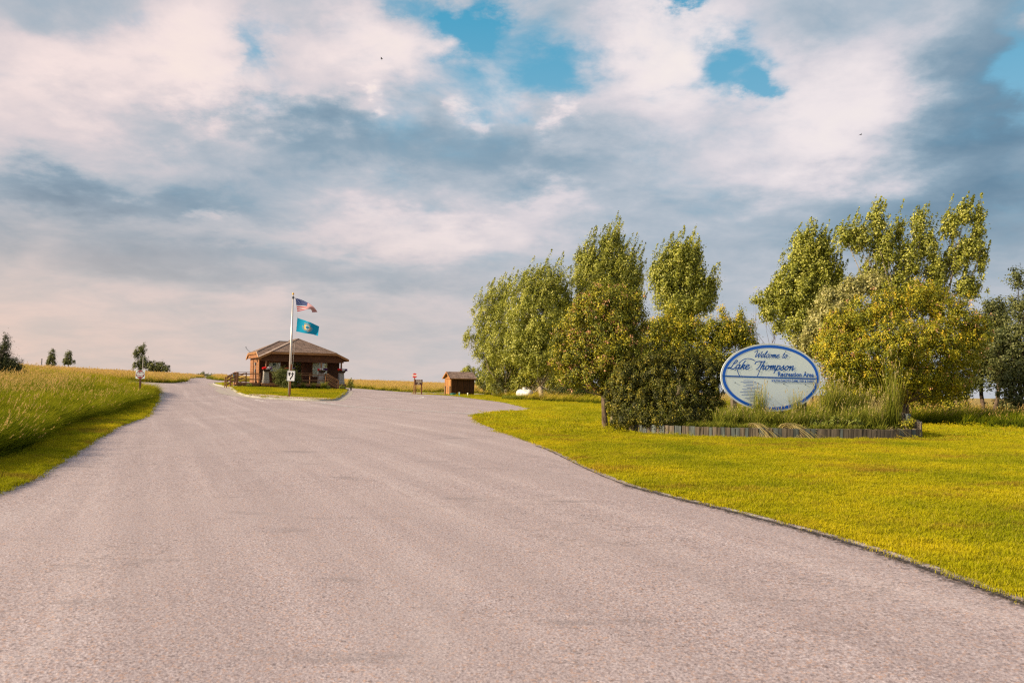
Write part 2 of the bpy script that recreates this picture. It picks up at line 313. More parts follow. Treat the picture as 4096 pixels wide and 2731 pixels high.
M['teal'] = flat('teal_plastic', (.008, .16, .16), .45, .4); M['cyan'] = flat('cyan_plastic', (.10, .45, .55), .45, .4)
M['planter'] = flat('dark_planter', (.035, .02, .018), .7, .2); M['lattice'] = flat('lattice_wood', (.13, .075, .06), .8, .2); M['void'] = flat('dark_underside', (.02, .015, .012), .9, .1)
M['flagred'] = flat('flag_red', (.38, .006, .015), .8, .1, .05); M['flagwhite'] = flat('flag_white', (.52, .53, .58), .8, .1, .04); M['flagblue'] = flat('flag_navy', (.010, .035, .16), .8, .1, .1)
M['skyblue'] = flat('flag_sky_blue', (.006, .27, .46), .8, .1, .08); M['flaggold'] = flat('flag_gold', (.80, .42, .06), .8, .1); M['sealwhite'] = flat('seal_pale', (.60, .62, .60), .8, .1); M['sealblue'] = flat('seal_blue', (.06, .14, .26), .8, .1)
M['paint'] = flat('worn_road_paint', (.60, .58, .56), .7, .2, .2, scale=8); M['paintyellow'] = flat('worn_yellow_paint', (.55, .42, .16), .7, .2, .2)
M['paper'] = flat('white_paper', (.85, .85, .82), .8, .1, .05); M['blind'] = flat('window_blind', (.80, .83, .70), .8, .1, .10, scale=2)
def glass_m():
    m = bpy.data.materials.new('window_glass'); m.use_nodes = True; n = NT(m.node_tree); n.n.clear()
    fr = n.node('ShaderNodeFresnel', {'IOR': 1.5}).outputs[0]
    o = n.node('ShaderNodeMixShader', {0: n.m('ADD', n.m('MULTIPLY', fr, .8), .06), 1: n.node('ShaderNodeBsdfTransparent', {'Color': (.98, 1, .99)}).outputs[0], 2: n.node('ShaderNodeBsdfGlossy', {'Roughness': .03, 'Color': (.9, .9, .9)}).outputs[0]}).outputs[0]
    n.l.new(o, n.node('ShaderNodeOutputMaterial').inputs[0]); return m
M['glass'] = glass_m()
def ragged(name, c, lo, hi, scale=9):
    "a strip worn through at its edges: noise and the 'h' attribute (0 at the ragged edge) drive transparency"
    m, n, b = mat(name, .85, .2); p = pos(n); h = n.node('ShaderNodeAttribute', attribute_name='h').outputs['Fac']
    v = n.noise(p, scale, 5, .75).outputs[0]; f = n.noise(p, 60, 3, .7).outputs[0]
    n.put(b.inputs['Base Color'], n.mix(n.mr(f, .35, .65), c, tuple(min(1, x * 1.8 + .03) for x in c)))
    n.put(b.inputs['Alpha'], n.mr(n.m('ADD', v, n.m('MULTIPLY', h, .5)), lo, hi)); bump(n, b, f, .5, .01); return m
M['tar'] = ragged('tar', (.022, .019, .020), .74, 1.08, 22); M['seam'] = ragged('dark_seam', (.03, .026, .027), .60, .95, 3.5); M['oldedge'] = ragged('old_concrete_edge', (.30, .275, .27), .55, .80, 5); M['stain'] = ragged('grey_patch', (.30, .29, .295), .70, 1.1, 2.2)
M['wornpaint'] = ragged('worn_line', (.55, .54, .54), .50, .72, 4)
M['lake'] = flat('lake_water', (.25, .30, .34), .15, .5)
# ------------------------------------------------------------------ builders
rng = np.random.default_rng(11); random.seed(5)
def props(o, label=None, cat=None, group=None, kind=None):
    for k, v in (('label', label), ('category', cat), ('group', group), ('kind', kind)):
        if v: o[k] = v
    return o
def thing(name, label, cat, loc=(0, 0, 0), rotz=0, group=None):
    o = bpy.data.objects.new(name, None); COL.objects.link(o); o.location = loc; o.rotation_euler = (0, 0, rotz); o.empty_display_size = .2
    return props(o, label, cat, group)
class MB:
    "collects shapes into one mesh"
    def __init__(s): s.v = []; s.f = []; s.mi = []; s.cm = 0
    def add(s, vs, fs):
        k = len(s.v); s.v += [tuple(map(float, v)) for v in vs]; s.f += [tuple(i + k for i in f) for f in fs]; s.mi += [s.cm] * len(fs); return s
    def box(s, x0, x1, y0, y1, z0, z1):
        return s.add([(x, y, z) for z in (z0, z1) for x, y in ((x0, y0), (x1, y0), (x1, y1), (x0, y1))], [(3, 2, 1, 0), (4, 5, 6, 7), (0, 1, 5, 4), (1, 2, 6, 5), (2, 3, 7, 6), (3, 0, 4, 7)])
    def hexa(s, bot, top):
        n = len(bot); return s.add(list(bot) + list(top), [tuple(range(n))[::-1], tuple(range(n, 2 * n))] + [(i, (i + 1) % n, n + (i + 1) % n, n + i) for i in range(n)])
    def bar(s, a, b, w, h, up=(0, 0, 1)):
        "a plank from a to b, w wide (sideways), h high"
        a, b = Vector(a), Vector(b); d = (b - a).normalized(); u = Vector(up); sd = d.cross(u); sd = sd.normalized() if sd.length > 1e-6 else Vector((1, 0, 0)); u = sd.cross(d)
        q = [(-w / 2, -h / 2), (w / 2, -h / 2), (w / 2, h / 2), (-w / 2, h / 2)]
        return s.add([p + sd * x + u * y for p in (a, b) for x, y in q], [(0, 1, 2, 3), (7, 6, 5, 4), (0, 4, 5, 1), (1, 5, 6, 2), (2, 6, 7, 3), (3, 7, 4, 0)])
    def tube(s, pts, rad, n=8, cap=True):
        pts = [Vector(p) for p in pts]; vs = []
        if not hasattr(rad, '__len__'): rad = [rad] * len(pts)
        ref = Vector((.31, .95, .05))
        for i, p in enumerate(pts):
            d = (pts[min(i + 1, len(pts) - 1)] - pts[max(i - 1, 0)]).normalized(); a = d.cross(ref)
            if a.length < .05: a = d.cross(Vector((1, 0, 0)))
            a.normalize(); b = d.cross(a)
            vs += [p + (a * math.cos(2 * math.pi * k / n) + b * math.sin(2 * math.pi * k / n)) * rad[i] for k in range(n)]
        fs = [(i * n + k, i * n + (k + 1) % n, (i + 1) * n + (k + 1) % n, (i + 1) * n + k) for i in range(len(pts) - 1) for k in range(n)]
        if cap: fs += [tuple(range(n))[::-1], tuple(range((len(pts) - 1) * n, len(pts) * n))]
        return s.add(vs, fs)
    def lathe(s, prof, n=16, c=(0, 0, 0)):
        return s.tube([(c[0], c[1], c[2] + z) for r, z in prof], [max(r, 1e-4) for r, z in prof], n)
    def prism(s, poly, y0, y1):
        "polygon in x,z pushed from y0 to y1"
        return s.hexa([(x, y0, z) for x, z in poly], [(x, y1, z) for x, z in poly])
    def mesh(s, name, mats, smooth=False, bevel=0):
        me = bpy.data.meshes.new(name); me.from_pydata(s.v, [], s.f); mats = mats if isinstance(mats, (list, tuple)) else [mats]
        for m in mats: me.materials.append(m)
        if len(mats) > 1: me.polygons.foreach_set('material_index', s.mi)
        bm = bmesh.new(); bm.from_mesh(me); bmesh.ops.recalc_face_normals(bm, faces=bm.faces)
        if bevel: bmesh.ops.bevel(bm, geom=bm.edges[:], offset=bevel, segments=2, affect='EDGES', profile=.5, clamp_overlap=True)
        bm.to_mesh(me); bm.free()
        if smooth: me.polygons.foreach_set('use_smooth', [True] * len(me.polygons))
        return me
    def build(s, name, mats, parent=None, smooth=False, bevel=0, loc=None, rot=None):
        o = bpy.data.objects.new(name, s.mesh(name, mats, smooth, bevel)); COL.objects.link(o); o.parent = parent
        if loc is not None: o.location = loc
        if rot is not None: o.rotation_euler = rot
        return o
def put(name, me, parent=None, loc=None, rot=None, scale=None):
    o = bpy.data.objects.new(name, me); COL.objects.link(o); o.parent = parent
    if loc is not None: o.location = loc
    if rot is not None: o.rotation_euler = rot
    if scale is not None: o.scale = scale
    return o
def npmesh(name, v, f, mats, attrs=None, vattrs=None, smooth=False, mi=None):
    "mesh from numpy arrays; f is (n,3) or (n,4)"
    me = bpy.data.meshes.new(name); v = np.asarray(v, np.float32); f = np.asarray(f, np.int32); k = f.shape[1]
    me.vertices.add(len(v)); me.vertices.foreach_set('co', v.ravel()); me.loops.add(f.size); me.loops.foreach_set('vertex_index', f.ravel())
    me.polygons.add(len(f)); me.polygons.foreach_set('loop_start', np.arange(0, f.size, k, dtype=np.int32)); me.polygons.foreach_set('loop_total', np.full(len(f), k, np.int32))
    for m in (mats if isinstance(mats, (list, tuple)) else [mats]): me.materials.append(m)
    if mi is not None: me.polygons.foreach_set('material_index', np.asarray(mi, np.int32))
    me.update(calc_edges=True)
    for nm, a in (attrs or {}).items(): me.attributes.new(nm, 'FLOAT', 'FACE').data.foreach_set('value', np.asarray(a, np.float32))
    for nm, a in (vattrs or {}).items(): me.attributes.new(nm, 'FLOAT', 'POINT').data.foreach_set('value', np.asarray(a, np.float32))
    if smooth: me.polygons.foreach_set('use_smooth', [True] * len(f))
    return me
def Z(x, y): return float(tz(x, y))
def inside(poly, P):
    P = np.asarray(P); x, y = P[:, 0], P[:, 1]; c = np.zeros(len(P), bool); n = len(poly)
    for i in range(n):
        x0, y0 = poly[i]; x1, y1 = poly[(i + 1) % n]
        if y0 == y1: continue
        c ^= ((y0 > y) != (y1 > y)) & (x < (x1 - x0) * (y - y0) / (y1 - y0) + x0)
    return c
def smooth_line(pts, n=6, closed=False):
    "Catmull-Rom through the points"
    P = [np.array(p, float) for p in pts]; m = len(P); out = []
    for i in range(m if closed else m - 1):
        a, b, c, d = (P[(i - 1) % m] if closed or i else P[0] * 2 - P[1]), P[i], P[(i + 1) % m], (P[(i + 2) % m] if closed or i + 2 < m else P[-1] * 2 - P[-2])
        for t in np.linspace(0, 1, n, endpoint=False): out.append(.5 * ((2 * b) + (c - a) * t + (2 * a - 5 * b + 4 * c - d) * t * t + (3 * b - a - 3 * c + d) * t ** 3))
    if not closed: out.append(P[-1])
    return [tuple(map(float, q)) for q in out]
def drape(name, poly, mats, lift=.004, step=1.5, kind='structure', parent=None, zf=None):
    "a sheet cut to a polygon and laid on the ground"
    P = np.array(poly); lo, hi = P.min(0), P.max(0); xs = np.arange(lo[0], hi[0], step); ys = np.arange(lo[1], hi[1], step)
    g = np.stack(np.meshgrid(xs, ys), -1).reshape(-1, 2) + .013; g = g[inside(poly, g)]
    # keep grid points off the outline
    e0 = P; e1 = np.roll(P, -1, 0); keep = np.ones(len(g), bool)
    for a, b in zip(e0, e1):
        ab = b - a; t = np.clip(((g - a) @ ab) / max(ab @ ab, 1e-9), 0, 1); keep &= np.hypot(*(g - (a + t[:, None] * ab)).T) > step * .25
    g = g[keep]; co = [Vector(p) for p in P] + [Vector(p) for p in g]; n = len(P)
    v, e, f, *_ = delaunay_2d_cdt(co, [(i, (i + 1) % n) for i in range(n)], [], 1, 1e-4)
    v = np.array([(p[0], p[1]) for p in v]); f = np.array([q for q in f if len(q) == 3])
    c = v[f].mean(1); f = f[inside(poly, c)]
    z = (zf or tz)(v[:, 0], v[:, 1]) + lift
    me = npmesh(name, np.c_[v, z], f, mats, smooth=True); o = put(name, me, parent)
    if me.polygons[0].normal.z < 0: me.flip_normals()
    if kind: o['kind'] = kind
    return o
def strip(name, pts, w0, w1, m, lift, kind='structure', zf=None, uv=True, parent=None):
    "a ribbon along a line on the ground from offset w0 to w1 (to the right of travel); attribute h runs 1 on the inner edge to 0"
    P = np.array(smooth_line(pts, 8)); d = np.gradient(P, axis=0); d /= np.hypot(*d.T)[:, None]; nrm = np.c_[d[:, 1], -d[:, 0]]
    ks = np.linspace(0, 1, 5); V = []; H = []
    for k in ks: V.append(P + nrm * (w0 + (w1 - w0) * k)); H.append(np.full(len(P), 1 - k))
    V = np.stack(V, 1).reshape(-1, 2); H = np.stack(H, 1).ravel(); n = len(P)
    f = [(i * 5 + j, (i + 1) * 5 + j, (i + 1) * 5 + j + 1, i * 5 + j + 1) for i in range(n - 1) for j in range(4)]
    me = npmesh(name, np.c_[V, (zf or tz)(V[:, 0], V[:, 1]) + lift], f, m, vattrs={'h': H}, smooth=True)
    if me.polygons[0].normal.z < 0: me.flip_normals()
    o = put(name, me, parent)
    if kind: o['kind'] = kind
    return o
def text_mesh(name, body, size, m, weight=0.0, align='CENTER', xs=1.0, depth=.002, spacing=1.0):
    cu = bpy.data.curves.new('text', 'FONT'); cu.body = body; cu.size = size; cu.align_x = align; cu.align_y = 'CENTER'; cu.offset = weight; cu.extrude = depth; cu.space_character = spacing; cu.resolution_u = 3
    o = bpy.data.objects.new('text', cu); COL.objects.link(o); bpy.context.view_layer.update()
    me = bpy.data.meshes.new_from_object(o.evaluated_get(bpy.context.evaluated_depsgraph_get())); bpy.data.objects.remove(o); bpy.data.curves.remove(cu)
    me.name = name; me.materials.clear(); me.materials.append(m)
    me.transform(Matrix.Rotation(math.pi / 2, 4, 'X') @ Matrix.Diagonal((xs, 1, 1, 1))); return me      # upright, facing -Y
# ------------------------------------------------------------------ foliage
def leaves(name, C, size, m, parent, up=.25, aspect=.62, vv=None, jitter=.35, tilt=None, nb=None):
    "one small diamond-shaped leaf at each point"
    n = len(C); a = rng.normal(size=(n, 3)); a[:, 2] += up * 2
    if nb is not None: a = a * .62 + nb * 1.25
    a /= np.linalg.norm(a, axis=1)[:, None]
    b = rng.normal(size=(n, 3))
    if tilt is not None: b = b * .6 + np.array(tilt)
    b -= (b * a).sum(1)[:, None] * a; b /= np.linalg.norm(b, axis=1)[:, None]; c = np.cross(a, b)
    s = (size * (1 + jitter * rng.uniform(-1, 1, n)))[:, None]
    V = np.stack([C + b * s * .55, C + c * s * aspect * .5, C - b * s * .45, C - c * s * aspect * .5], 1).reshape(-1, 3)
    v = rng.random(n) if vv is None else np.clip(vv, 0, 1)
    return put(name, npmesh(name, V, np.arange(4 * n).reshape(n, 4), m, attrs={'v': v}), parent)
NB = []
def lobe_points(P, r, n, csize, elong=1.5, lean=(.25, 0, 1), hollow=.5, dens=60, spire=0.0):
    "clusters of leaves through an ellipsoid; returns points, a tone for each, and the cluster centres"
    L = np.array(lean, float); L /= np.linalg.norm(L)
    k = max(5, n // dens); u = rng.normal(size=(k, 3)); u /= np.linalg.norm(u, axis=1)[:, None]
    cc = u * (rng.random(k) ** hollow)[:, None] * r + P
    out = rng.random(k) < (.16 + .14 * (spire > 0)); cc[out] = P + (cc[out] - P) * rng.uniform(1.0, 1.25, (out.sum(), 1)) + L * rng.uniform(.0, .35, (out.sum(), 1)) * r[2] * .5
    i = rng.integers(0, k, n); g = rng.normal(size=(n, 3)) * csize * .42
    g += L * rng.normal(size=(n, 1)) * csize * .42 * (elong - 1)
    sizes = rng.uniform(.6, 1.3, k); pts = cc[i] + g * sizes[i][:, None]
    if spire:      # wind-blown leader shoots standing out of the crown
        up = out & (cc[:, 2] > P[2] - r[2] * .2); j = up[i]; t = rng.random(n) ** .8; ln = rng.uniform(.4, 1.0, k)[i] * spire
        q = cc[i] + L * (t * ln)[:, None] + rng.normal(size=(n, 3)) * (csize * .30 * (1.15 - t))[:, None]; pts = np.where(j[:, None], q, pts)
    tone = rng.normal(size=k) * .17
    gn = g / (np.linalg.norm(g, axis=1)[:, None] + 1e-6); pn = (pts - P) / r; pn /= np.linalg.norm(pn, axis=1)[:, None] + 1e-6; NB.append(gn * .8 + pn * .7)
    return pts, np.clip(.45 + tone[i] + rng.normal(size=n) * .2, 0, 1), cc
def tree(name, label, base, Y, lobes, n, size, m, bark='bark', trunk=.12, csize=.35, elong=1.6, lean=(.3, 0, 1), group=None, cat='tree', extra=None, forks=1, hollow=.45, dens=55, aspect=.62, stem=True, top=None, depth=.75, spire=0.0):
    """lobes: (px, py, rx, ry, dy) on the 2352 px wide photograph, at distance Y + dy; base = (px) where the trunk stands"""
    K = 4096 / 2352; bx = ray(base * K, 1500)[0] * Y; bz = Z(bx, Y); root = thing(name, label, cat, (bx, Y, bz), 0, group)
    NB.clear(); O = np.array([bx, Y, bz]); allp = []; tones = []; mb = MB(); LB = []
    for (px, py, rx, ry, dy) in lobes:
        P = at(px * K, py * K, Y + dy); s = K * (Y + dy) / F; LB.append((P - O, np.array([rx * s, min(rx, ry) * s * depth, ry * s]) * 1.08))
    vol = np.array([(r[0] * r[1] * r[2]) ** .72 for _, r in LB]); vol /= vol.sum()
    H = max(p[2] for p, _ in LB); crown_c = np.mean([p for p, _ in LB], 0)
    th = max(.25, min(p[2] - r[2] * .6 for p, r in LB)); th = min(th, H * .5) if top is None else top
    fork = np.array([crown_c[0] * .25, crown_c[1] * .25, th])
    if stem:
        for k in range(forks):
            off = rng.normal(size=3) * .25 * (forks > 1) * np.array([1, 1, 0])
            tr = trunk / math.sqrt(forks); mb.tube([off * .3 + (0, 0, -.1), off * .5 + fork * .05 + (0, 0, .12), off + fork * .5, fork + off], [tr * 1.5, tr * 1.12, tr * .92, tr * .8], 9)
    limbs = MB()
    for (P, r), w in zip(LB, vol):
        k = int(n * w); pts, tone, cc = lobe_points(P, r, k, csize, elong, lean, hollow, dens, spire)
        allp.append(pts); tones.append(tone)
        if stem:
            d = P - fork; mid = fork + d * .45 + rng.normal(size=3) * np.linalg.norm(d) * .09 + np.array([0, 0, -.06 * np.linalg.norm(d)])
            tip = P + np.array([rng.normal() * r[0] * .3, 0, r[2] * .45]); lr = trunk * (.18 + .42 * math.sqrt(w))
            limbs.tube([fork, mid, P - (rng.normal() * r[0] * .15, 0, r[2] * .25), tip], [lr, lr * .55, lr * .28, lr * .06], 6)
            for c in cc[rng.permutation(len(cc))[:min(len(cc), 14)]]:
                a = P + (tip - P) * rng.uniform(-.6, .7) if rng.random() < .6 else mid; limbs.tube([a, (a + c) / 2 + rng.normal(size=3) * .05, c], [lr * .26, lr * .15, lr * .05], 4, False)
    pts = np.concatenate(allp); vv = np.concatenate(tones)
    nb = np.concatenate(NB); keep = pts[:, 2] > .05; pts, vv, nb = pts[keep], vv[keep], nb[keep]
    if stem: mb.build('trunk', M[bark], root, smooth=True); limbs.build('limbs', M[bark], root, smooth=True)
    leaves('crown', pts, size, M[m], root, vv=vv, tilt=np.array(lean) * .4, aspect=aspect, nb=nb)
    for (nm, mm, frac, ncl, sz, mode) in (extra or []):
        zc = pts[:, 2] * 1.0; wt = np.ones(len(pts))
        if mode == 'top':      # shoots near the top of the crown and its outer shell
            wt = np.zeros(len(pts)); 
            for P, r in LB: 
                q = (pts - P) / r; wt = np.maximum(wt, (np.linalg.norm(q, axis=1) > .8) * np.clip(q[:, 2] + .25, 0, 1) ** 1.2)
        if mode == 'shell':
            wt = np.zeros(len(pts))
            for P, r in LB: q = (pts - P) / r; wt = np.maximum(wt, (np.linalg.norm(q, axis=1) > .7) * 1.0)
        wt = wt + 1e-6; c = pts[rng.choice(len(pts), ncl, p=wt / wt.sum())]; per = frac
        up = np.array([0, 0, 1.0]) if mode == 'top' else np.zeros(3)
        q = np.repeat(c, per, 0) + rng.normal(size=(ncl * per, 3)) * (.030 if mode == 'top' else .042) * max(1, Y / 32) + (rng.random((ncl * per, 1)) * .26 * up)
        props(leaves(nm, q, sz, M[mm], root), kind='stuff')
    return root
def twig_bush(name, label, base_px, Y, r, h, n, size, m, cat='shrub', group=None, lobes=7, csize=.16, lean=(0, 0, 1), z=None, aspect=.5, stems=6, loc=None, extra=None):
    "a low bush: stems fanning out of the ground, leaf clusters over a lumpy outline"
    if loc is None: x = ray(base_px * 4096 / 2352, 1500)[0] * Y; loc = (x, Y, Z(x, Y) if z is None else z)
    NB.clear(); root = thing(name, label, cat, loc, 0, group); ap = []; tn = []; sm = MB()
    for i in range(lobes):
        a = 2 * math.pi * i / lobes + rng.random(); q = rng.uniform(.25, .6) * r if lobes > 1 else 0
        P = np.array([math.cos(a) * q, math.sin(a) * q, h * rng.uniform(.3, .58)]); R = np.array([r * .5, r * .5, h * .42]) if lobes > 1 else np.array([r, r, h * .5])
        p, t, cc = lobe_points(P, R, n // lobes, csize, 1.3, lean, .4, 40); ap.append(p); tn.append(t)
    for i in range(stems):
        a = 2 * math.pi * i / stems; sm.tube([(0.05 * math.cos(a), .05 * math.sin(a), -.03), (r * .25 * math.cos(a), r * .25 * math.sin(a), h * .4), (r * .5 * math.cos(a), r * .5 * math.sin(a), h * .8)], [.018, .012, .005], 5)
    sm.build('stems', M['bark'], root); p = np.concatenate(ap); t = np.concatenate(tn); k = p[:, 2] > .01
    leaves('foliage', p[k], size, M[m], root, vv=t[k], aspect=aspect, nb=np.concatenate(NB)[k]); return root
def blades(n, R, h, w, lean, spread=.35, segs=3, droop=.3, hj=.3, pw=1.0):
    "grass blades as tapering ribbons: returns verts, quads, h and v attributes"
    a = rng.uniform(0, 2 * np.pi, n); rr = R * np.sqrt(rng.random(n)); B = np.c_[rr * np.cos(a), rr * np.sin(a), np.zeros(n)]
    H = h * (1 + hj * rng.uniform(-1, 1, n)); d = rng.uniform(0, 2 * np.pi, n); D = np.c_[np.cos(d), np.sin(d), np.zeros(n)] * (spread * rng.random(n))[:, None] + np.array([lean[0], lean[1], 0]); f = rng.uniform(0, 2 * np.pi, n); S = np.c_[np.cos(f), np.sin(f), np.zeros(n)]
    V = []; A = []
    for k in range(segs + 1):
        t = k / segs; up = t - droop * t * t * .5
        P = B + D * (H * (t ** 1.7) )[:, None] + np.array([0, 0, 1]) * (H * up)[:, None]; ww = w * (1 - t ** 1.6) * .5 + w * .04
        V += [P - S * ww, P + S * ww]; A += [np.full(n, t)] * 2
    V = np.stack(V, 1); A = np.stack(A, 1).ravel(); m = 2 * (segs + 1); base = np.arange(n)[:, None] * m
    F_ = np.concatenate([base + np.array([2 * k, 2 * k + 1, 2 * k + 3, 2 * k + 2]) for k in range(segs)], 1).reshape(-1, 4); v = np.repeat(rng.random(n), m)
    tips = V[:, -2:].mean(1); V = V.reshape(-1, 3); return V, F_, A, v, tips, D
def heads(tips, D, L, w, kind=0):
    "seed heads: a few tiny flakes along the end of each stalk"
    n = len(tips); k = 7; t = rng.random((n, k)); ax = np.c_[D[:, :2] * .9, np.ones(n)]; ax /= np.linalg.norm(ax, axis=1)[:, None]
    C = (tips[:, None] + ax[:, None] * (t * L - L * .25)[..., None] + rng.normal(size=(n, k, 3)) * w * .4).reshape(-1, 3); m = len(C)
    b = rng.normal(size=(m, 3)) * .35 + np.repeat(ax, k, 0); b /= np.linalg.norm(b, axis=1)[:, None]; a = rng.normal(size=(m, 3)); c = np.cross(a, b); c /= np.linalg.norm(c, axis=1)[:, None]
    V = np.stack([C + b * L * .2, C + c * w, C - b * L * .2, C - c * w], 1).reshape(-1, 3); return V, np.arange(4 * m).reshape(m, 4)
def tuft(name, n, R, h, w, lean, mats, seed=0, shL=.1, shw=.01, **kw):
    V, Fq, A, v, tips, D = blades(n, R, h, w, lean, **kw); mi = np.zeros(len(Fq), int)
    if seed:
        idx = rng.permutation(n)[:seed]; V2, F2 = heads(tips[idx], D[idx], shL, shw); Fq = np.concatenate([Fq, F2 + len(V)]); A = np.r_[A, np.ones(len(V2))]; v = np.r_[v, rng.random(len(V2))]; V = np.concatenate([V, V2]); mi = np.r_[mi, np.ones(len(F2), int)]
    return npmesh(name, V, Fq, mats, vattrs={'h': A, 'v': v}, mi=mi)
_gn = {}
def scatter(name, P, protos, scale, tiltj=.17, hz=None, kind='stuff', label=None, idx=None):
    "many copies of a few tufts of grass over the points P, as ONE object"
    P = np.asarray(P, np.float32); n = len(P); me = bpy.data.meshes.new(name); me.vertices.add(n); me.vertices.foreach_set('co', P.ravel())
    rot = np.c_[rng.normal(size=n) * tiltj, rng.normal(size=n) * tiltj, rng.uniform(-.5, .5, n)].astype(np.float32); sc = np.c_[scale, scale, scale if hz is None else hz].astype(np.float32)
    me.attributes.new('rot', 'FLOAT_VECTOR', 'POINT').data.foreach_set('vector', rot.ravel()); me.attributes.new('scl', 'FLOAT_VECTOR', 'POINT').data.foreach_set('vector', sc.ravel())
    me.attributes.new('idx', 'INT', 'POINT').data.foreach_set('value', (rng.integers(0, len(protos), n) if idx is None else idx).astype(np.int32))
    c = bpy.data.collections.new(name + '_kinds')
    for i, p in enumerate(protos): c.objects.link(bpy.data.objects.new('tuft_%02d' % i, p))
    g = bpy.data.node_groups.new(name, 'GeometryNodeTree'); g.interface.new_socket('Geometry', in_out='INPUT', socket_type='NodeSocketGeometry'); g.interface.new_socket('Geometry', in_out='OUTPUT', socket_type='NodeSocketGeometry')
    t = NT(g); gi = t.node('NodeGroupInput'); go = t.node('NodeGroupOutput'); ci = t.node('GeometryNodeCollectionInfo', {'Collection': c, 'Separate Children': True, 'Reset Children': True})
    def na(nm, ty): x = t.node('GeometryNodeInputNamedAttribute', {'Name': nm}, data_type=ty); return [q for q in x.outputs if q.enabled and q.name == 'Attribute'][0]
    ip = t.node('GeometryNodeInstanceOnPoints', {'Pick Instance': True}); t.l.new(gi.outputs[0], ip.inputs['Points']); t.l.new(ci.outputs[0], ip.inputs['Instance']); t.l.new(na('idx', 'INT'), ip.inputs['Instance Index']); t.l.new(na('rot', 'FLOAT_VECTOR'), ip.inputs['Rotation']); t.l.new(na('scl', 'FLOAT_VECTOR'), ip.inputs['Scale'])
    t.l.new(ip.outputs[0], go.inputs[0]); o = put(name, me); o.modifiers.new('scatter', 'NODES').node_group = g; props(o, label, kind=kind); return o
def sector(n, a0, a1, d0, d1, power=1.0):
    "points spread over a sector of the ground as seen from the road: density per area falls as distance ** -power"
    u = rng.random(n); k = 2 - power
    d = (d0 ** k + u * (d1 ** k - d0 ** k)) ** (1 / k) if abs(k) > 1e-3 else d0 * (d1 / d0) ** u
    x = rng.uniform(a0, a1, n) * d; return np.c_[x, d]
# ------------------------------------------------------------------ the ground and the roads
LEFT_EDGE = smooth_line([(-5.2, -14), (-5.6, 0), (-6.2, 6), (-7.0, 11), (-8.2, 14.5), (-10.9, 21.7), (-14.3, 31), (-18.4, 41), (-22.4, 50.5), (-25.6, 58.0)], 5) + \
    smooth_line([(-26.6, 60.6), (-28.4, 62.6), (-34, 65.5), (-45, 69.5), (-75, 78)], 4)
FAR_LEFT = smooth_line([(-78, 93), (-50, 87.5), (-40, 86.8), (-38.2, 89), (-39.5, 95), (-45.3, 110), (-56, 137), (-64, 160), (-76.5, 190), (-84, 215), (-95, 250)], 4)
BACK = smooth_line([(-88, 250), (-78, 215), (-71, 190), (-61.5, 165), (-53.5, 144), (-48.5, 132), (-42, 124), (-30, 114), (-19, 104.5), (-13.5, 99)], 4) + \
    smooth_line([(-12.5, 98.6), (-4, 102), (4, 103.5)], 3) + [(4, 100), (-3, 98.5)] + smooth_line([(-9.5, 94.5), (-11.4, 91.2), (-9.3, 86.5), (-6.3, 80.5), (-3.6, 72), (-.9, 63.5), (.4, 55), (1.3, 48.2)], 4) + \
    smooth_line([(.7, 46.2), (-.6, 43), (-1.25, 41), (-1.75, 38.8), (-1.7, 36.6)], 4) + smooth_line([(-1.3, 32), (-.45, 26.6), (.3, 22.6), (1.0, 19.2), (1.9, 13.4), (3.05, 10.4), (3.75, 8.4), (4.1, 6.3), (4.4, 4.2), (5.0, 0), (6, -14)], 5)
ROAD = LEFT_EDGE + FAR_LEFT + BACK
def wobble(poly, amp, seed):
    r = np.random.default_rng(seed); return poly
# the ground itself: fine near the road, coarse out to the far shore
def ground():
    xs = np.unique(np.r_[np.arange(-900, -130, 40), np.arange(-130, -60, 5), np.arange(-60, 60, 1.5), np.arange(60, 130, 5), np.arange(130, 940, 40)]); ys = np.unique(np.r_[np.arange(-60, -15, 8), np.arange(-15, 120, 1.5), np.arange(120, 260, 4), np.arange(260, 1500, 40)])
    X, Y = np.meshgrid(xs, ys); Zg = tz(X.ravel(), Y.ravel()); nx, ny = len(xs), len(ys); i = np.arange(nx * ny).reshape(ny, nx)
    Zg = Zg - .035 * (inside(ROAD, np.c_[X.ravel(), Y.ravel()]))
    f = np.stack([i[:-1, :-1], i[:-1, 1:], i[1:, 1:], i[1:, :-1]], -1).reshape(-1, 4)
    put('ground', npmesh('ground', np.c_[X.ravel(), Y.ravel(), Zg], f, M['soil_field'], smooth=True))['kind'] = 'structure'
ground()
drape('road', ROAD, M['road'], .012, 1.5)
# mown grass: right lawn, left verge (soil sheets, the blades come below)
MEADOW_EDGE = smooth_line([(-8.4, -14), (-8.2, 0), (-8.3, 8), (-9.4, 14.6), (-11.6, 20), (-15.6, 30), (-20.3, 42.5), (-23.6, 51), (-25.7, 56.6), (-27.6, 60.4), (-33, 63.4), (-45, 67.6), (-75, 76)], 4)
n_le = LEFT_EDGE
VERGE = n_le + MEADOW_EDGE[::-1]
drape('verge', VERGE, M['soil_lawn'], .03, 1.2)
ri = [i for i, p in enumerate(BACK) if p[0] > -11.5 and p[1] < 100 and i > 40]; RIGHT_EDGE = BACK[[i for i, p in enumerate(BACK) if abs(p[0] + 9.5) < .01 and abs(p[1] - 94.5) < .01][0]:]
LAWN = RIGHT_EDGE + [(40, -14), (40, 20), (30, 27), (22, 30), (17.5, 33.5), (14.5, 38), (12, 46), (9, 56), (6.5, 64), (3.6, 69), (1.0, 71.5), (-.4, 78), (-1.8, 88), (-3, 97)]
drape('lawn', LAWN, M['soil_lawn'], .03, 1.5)
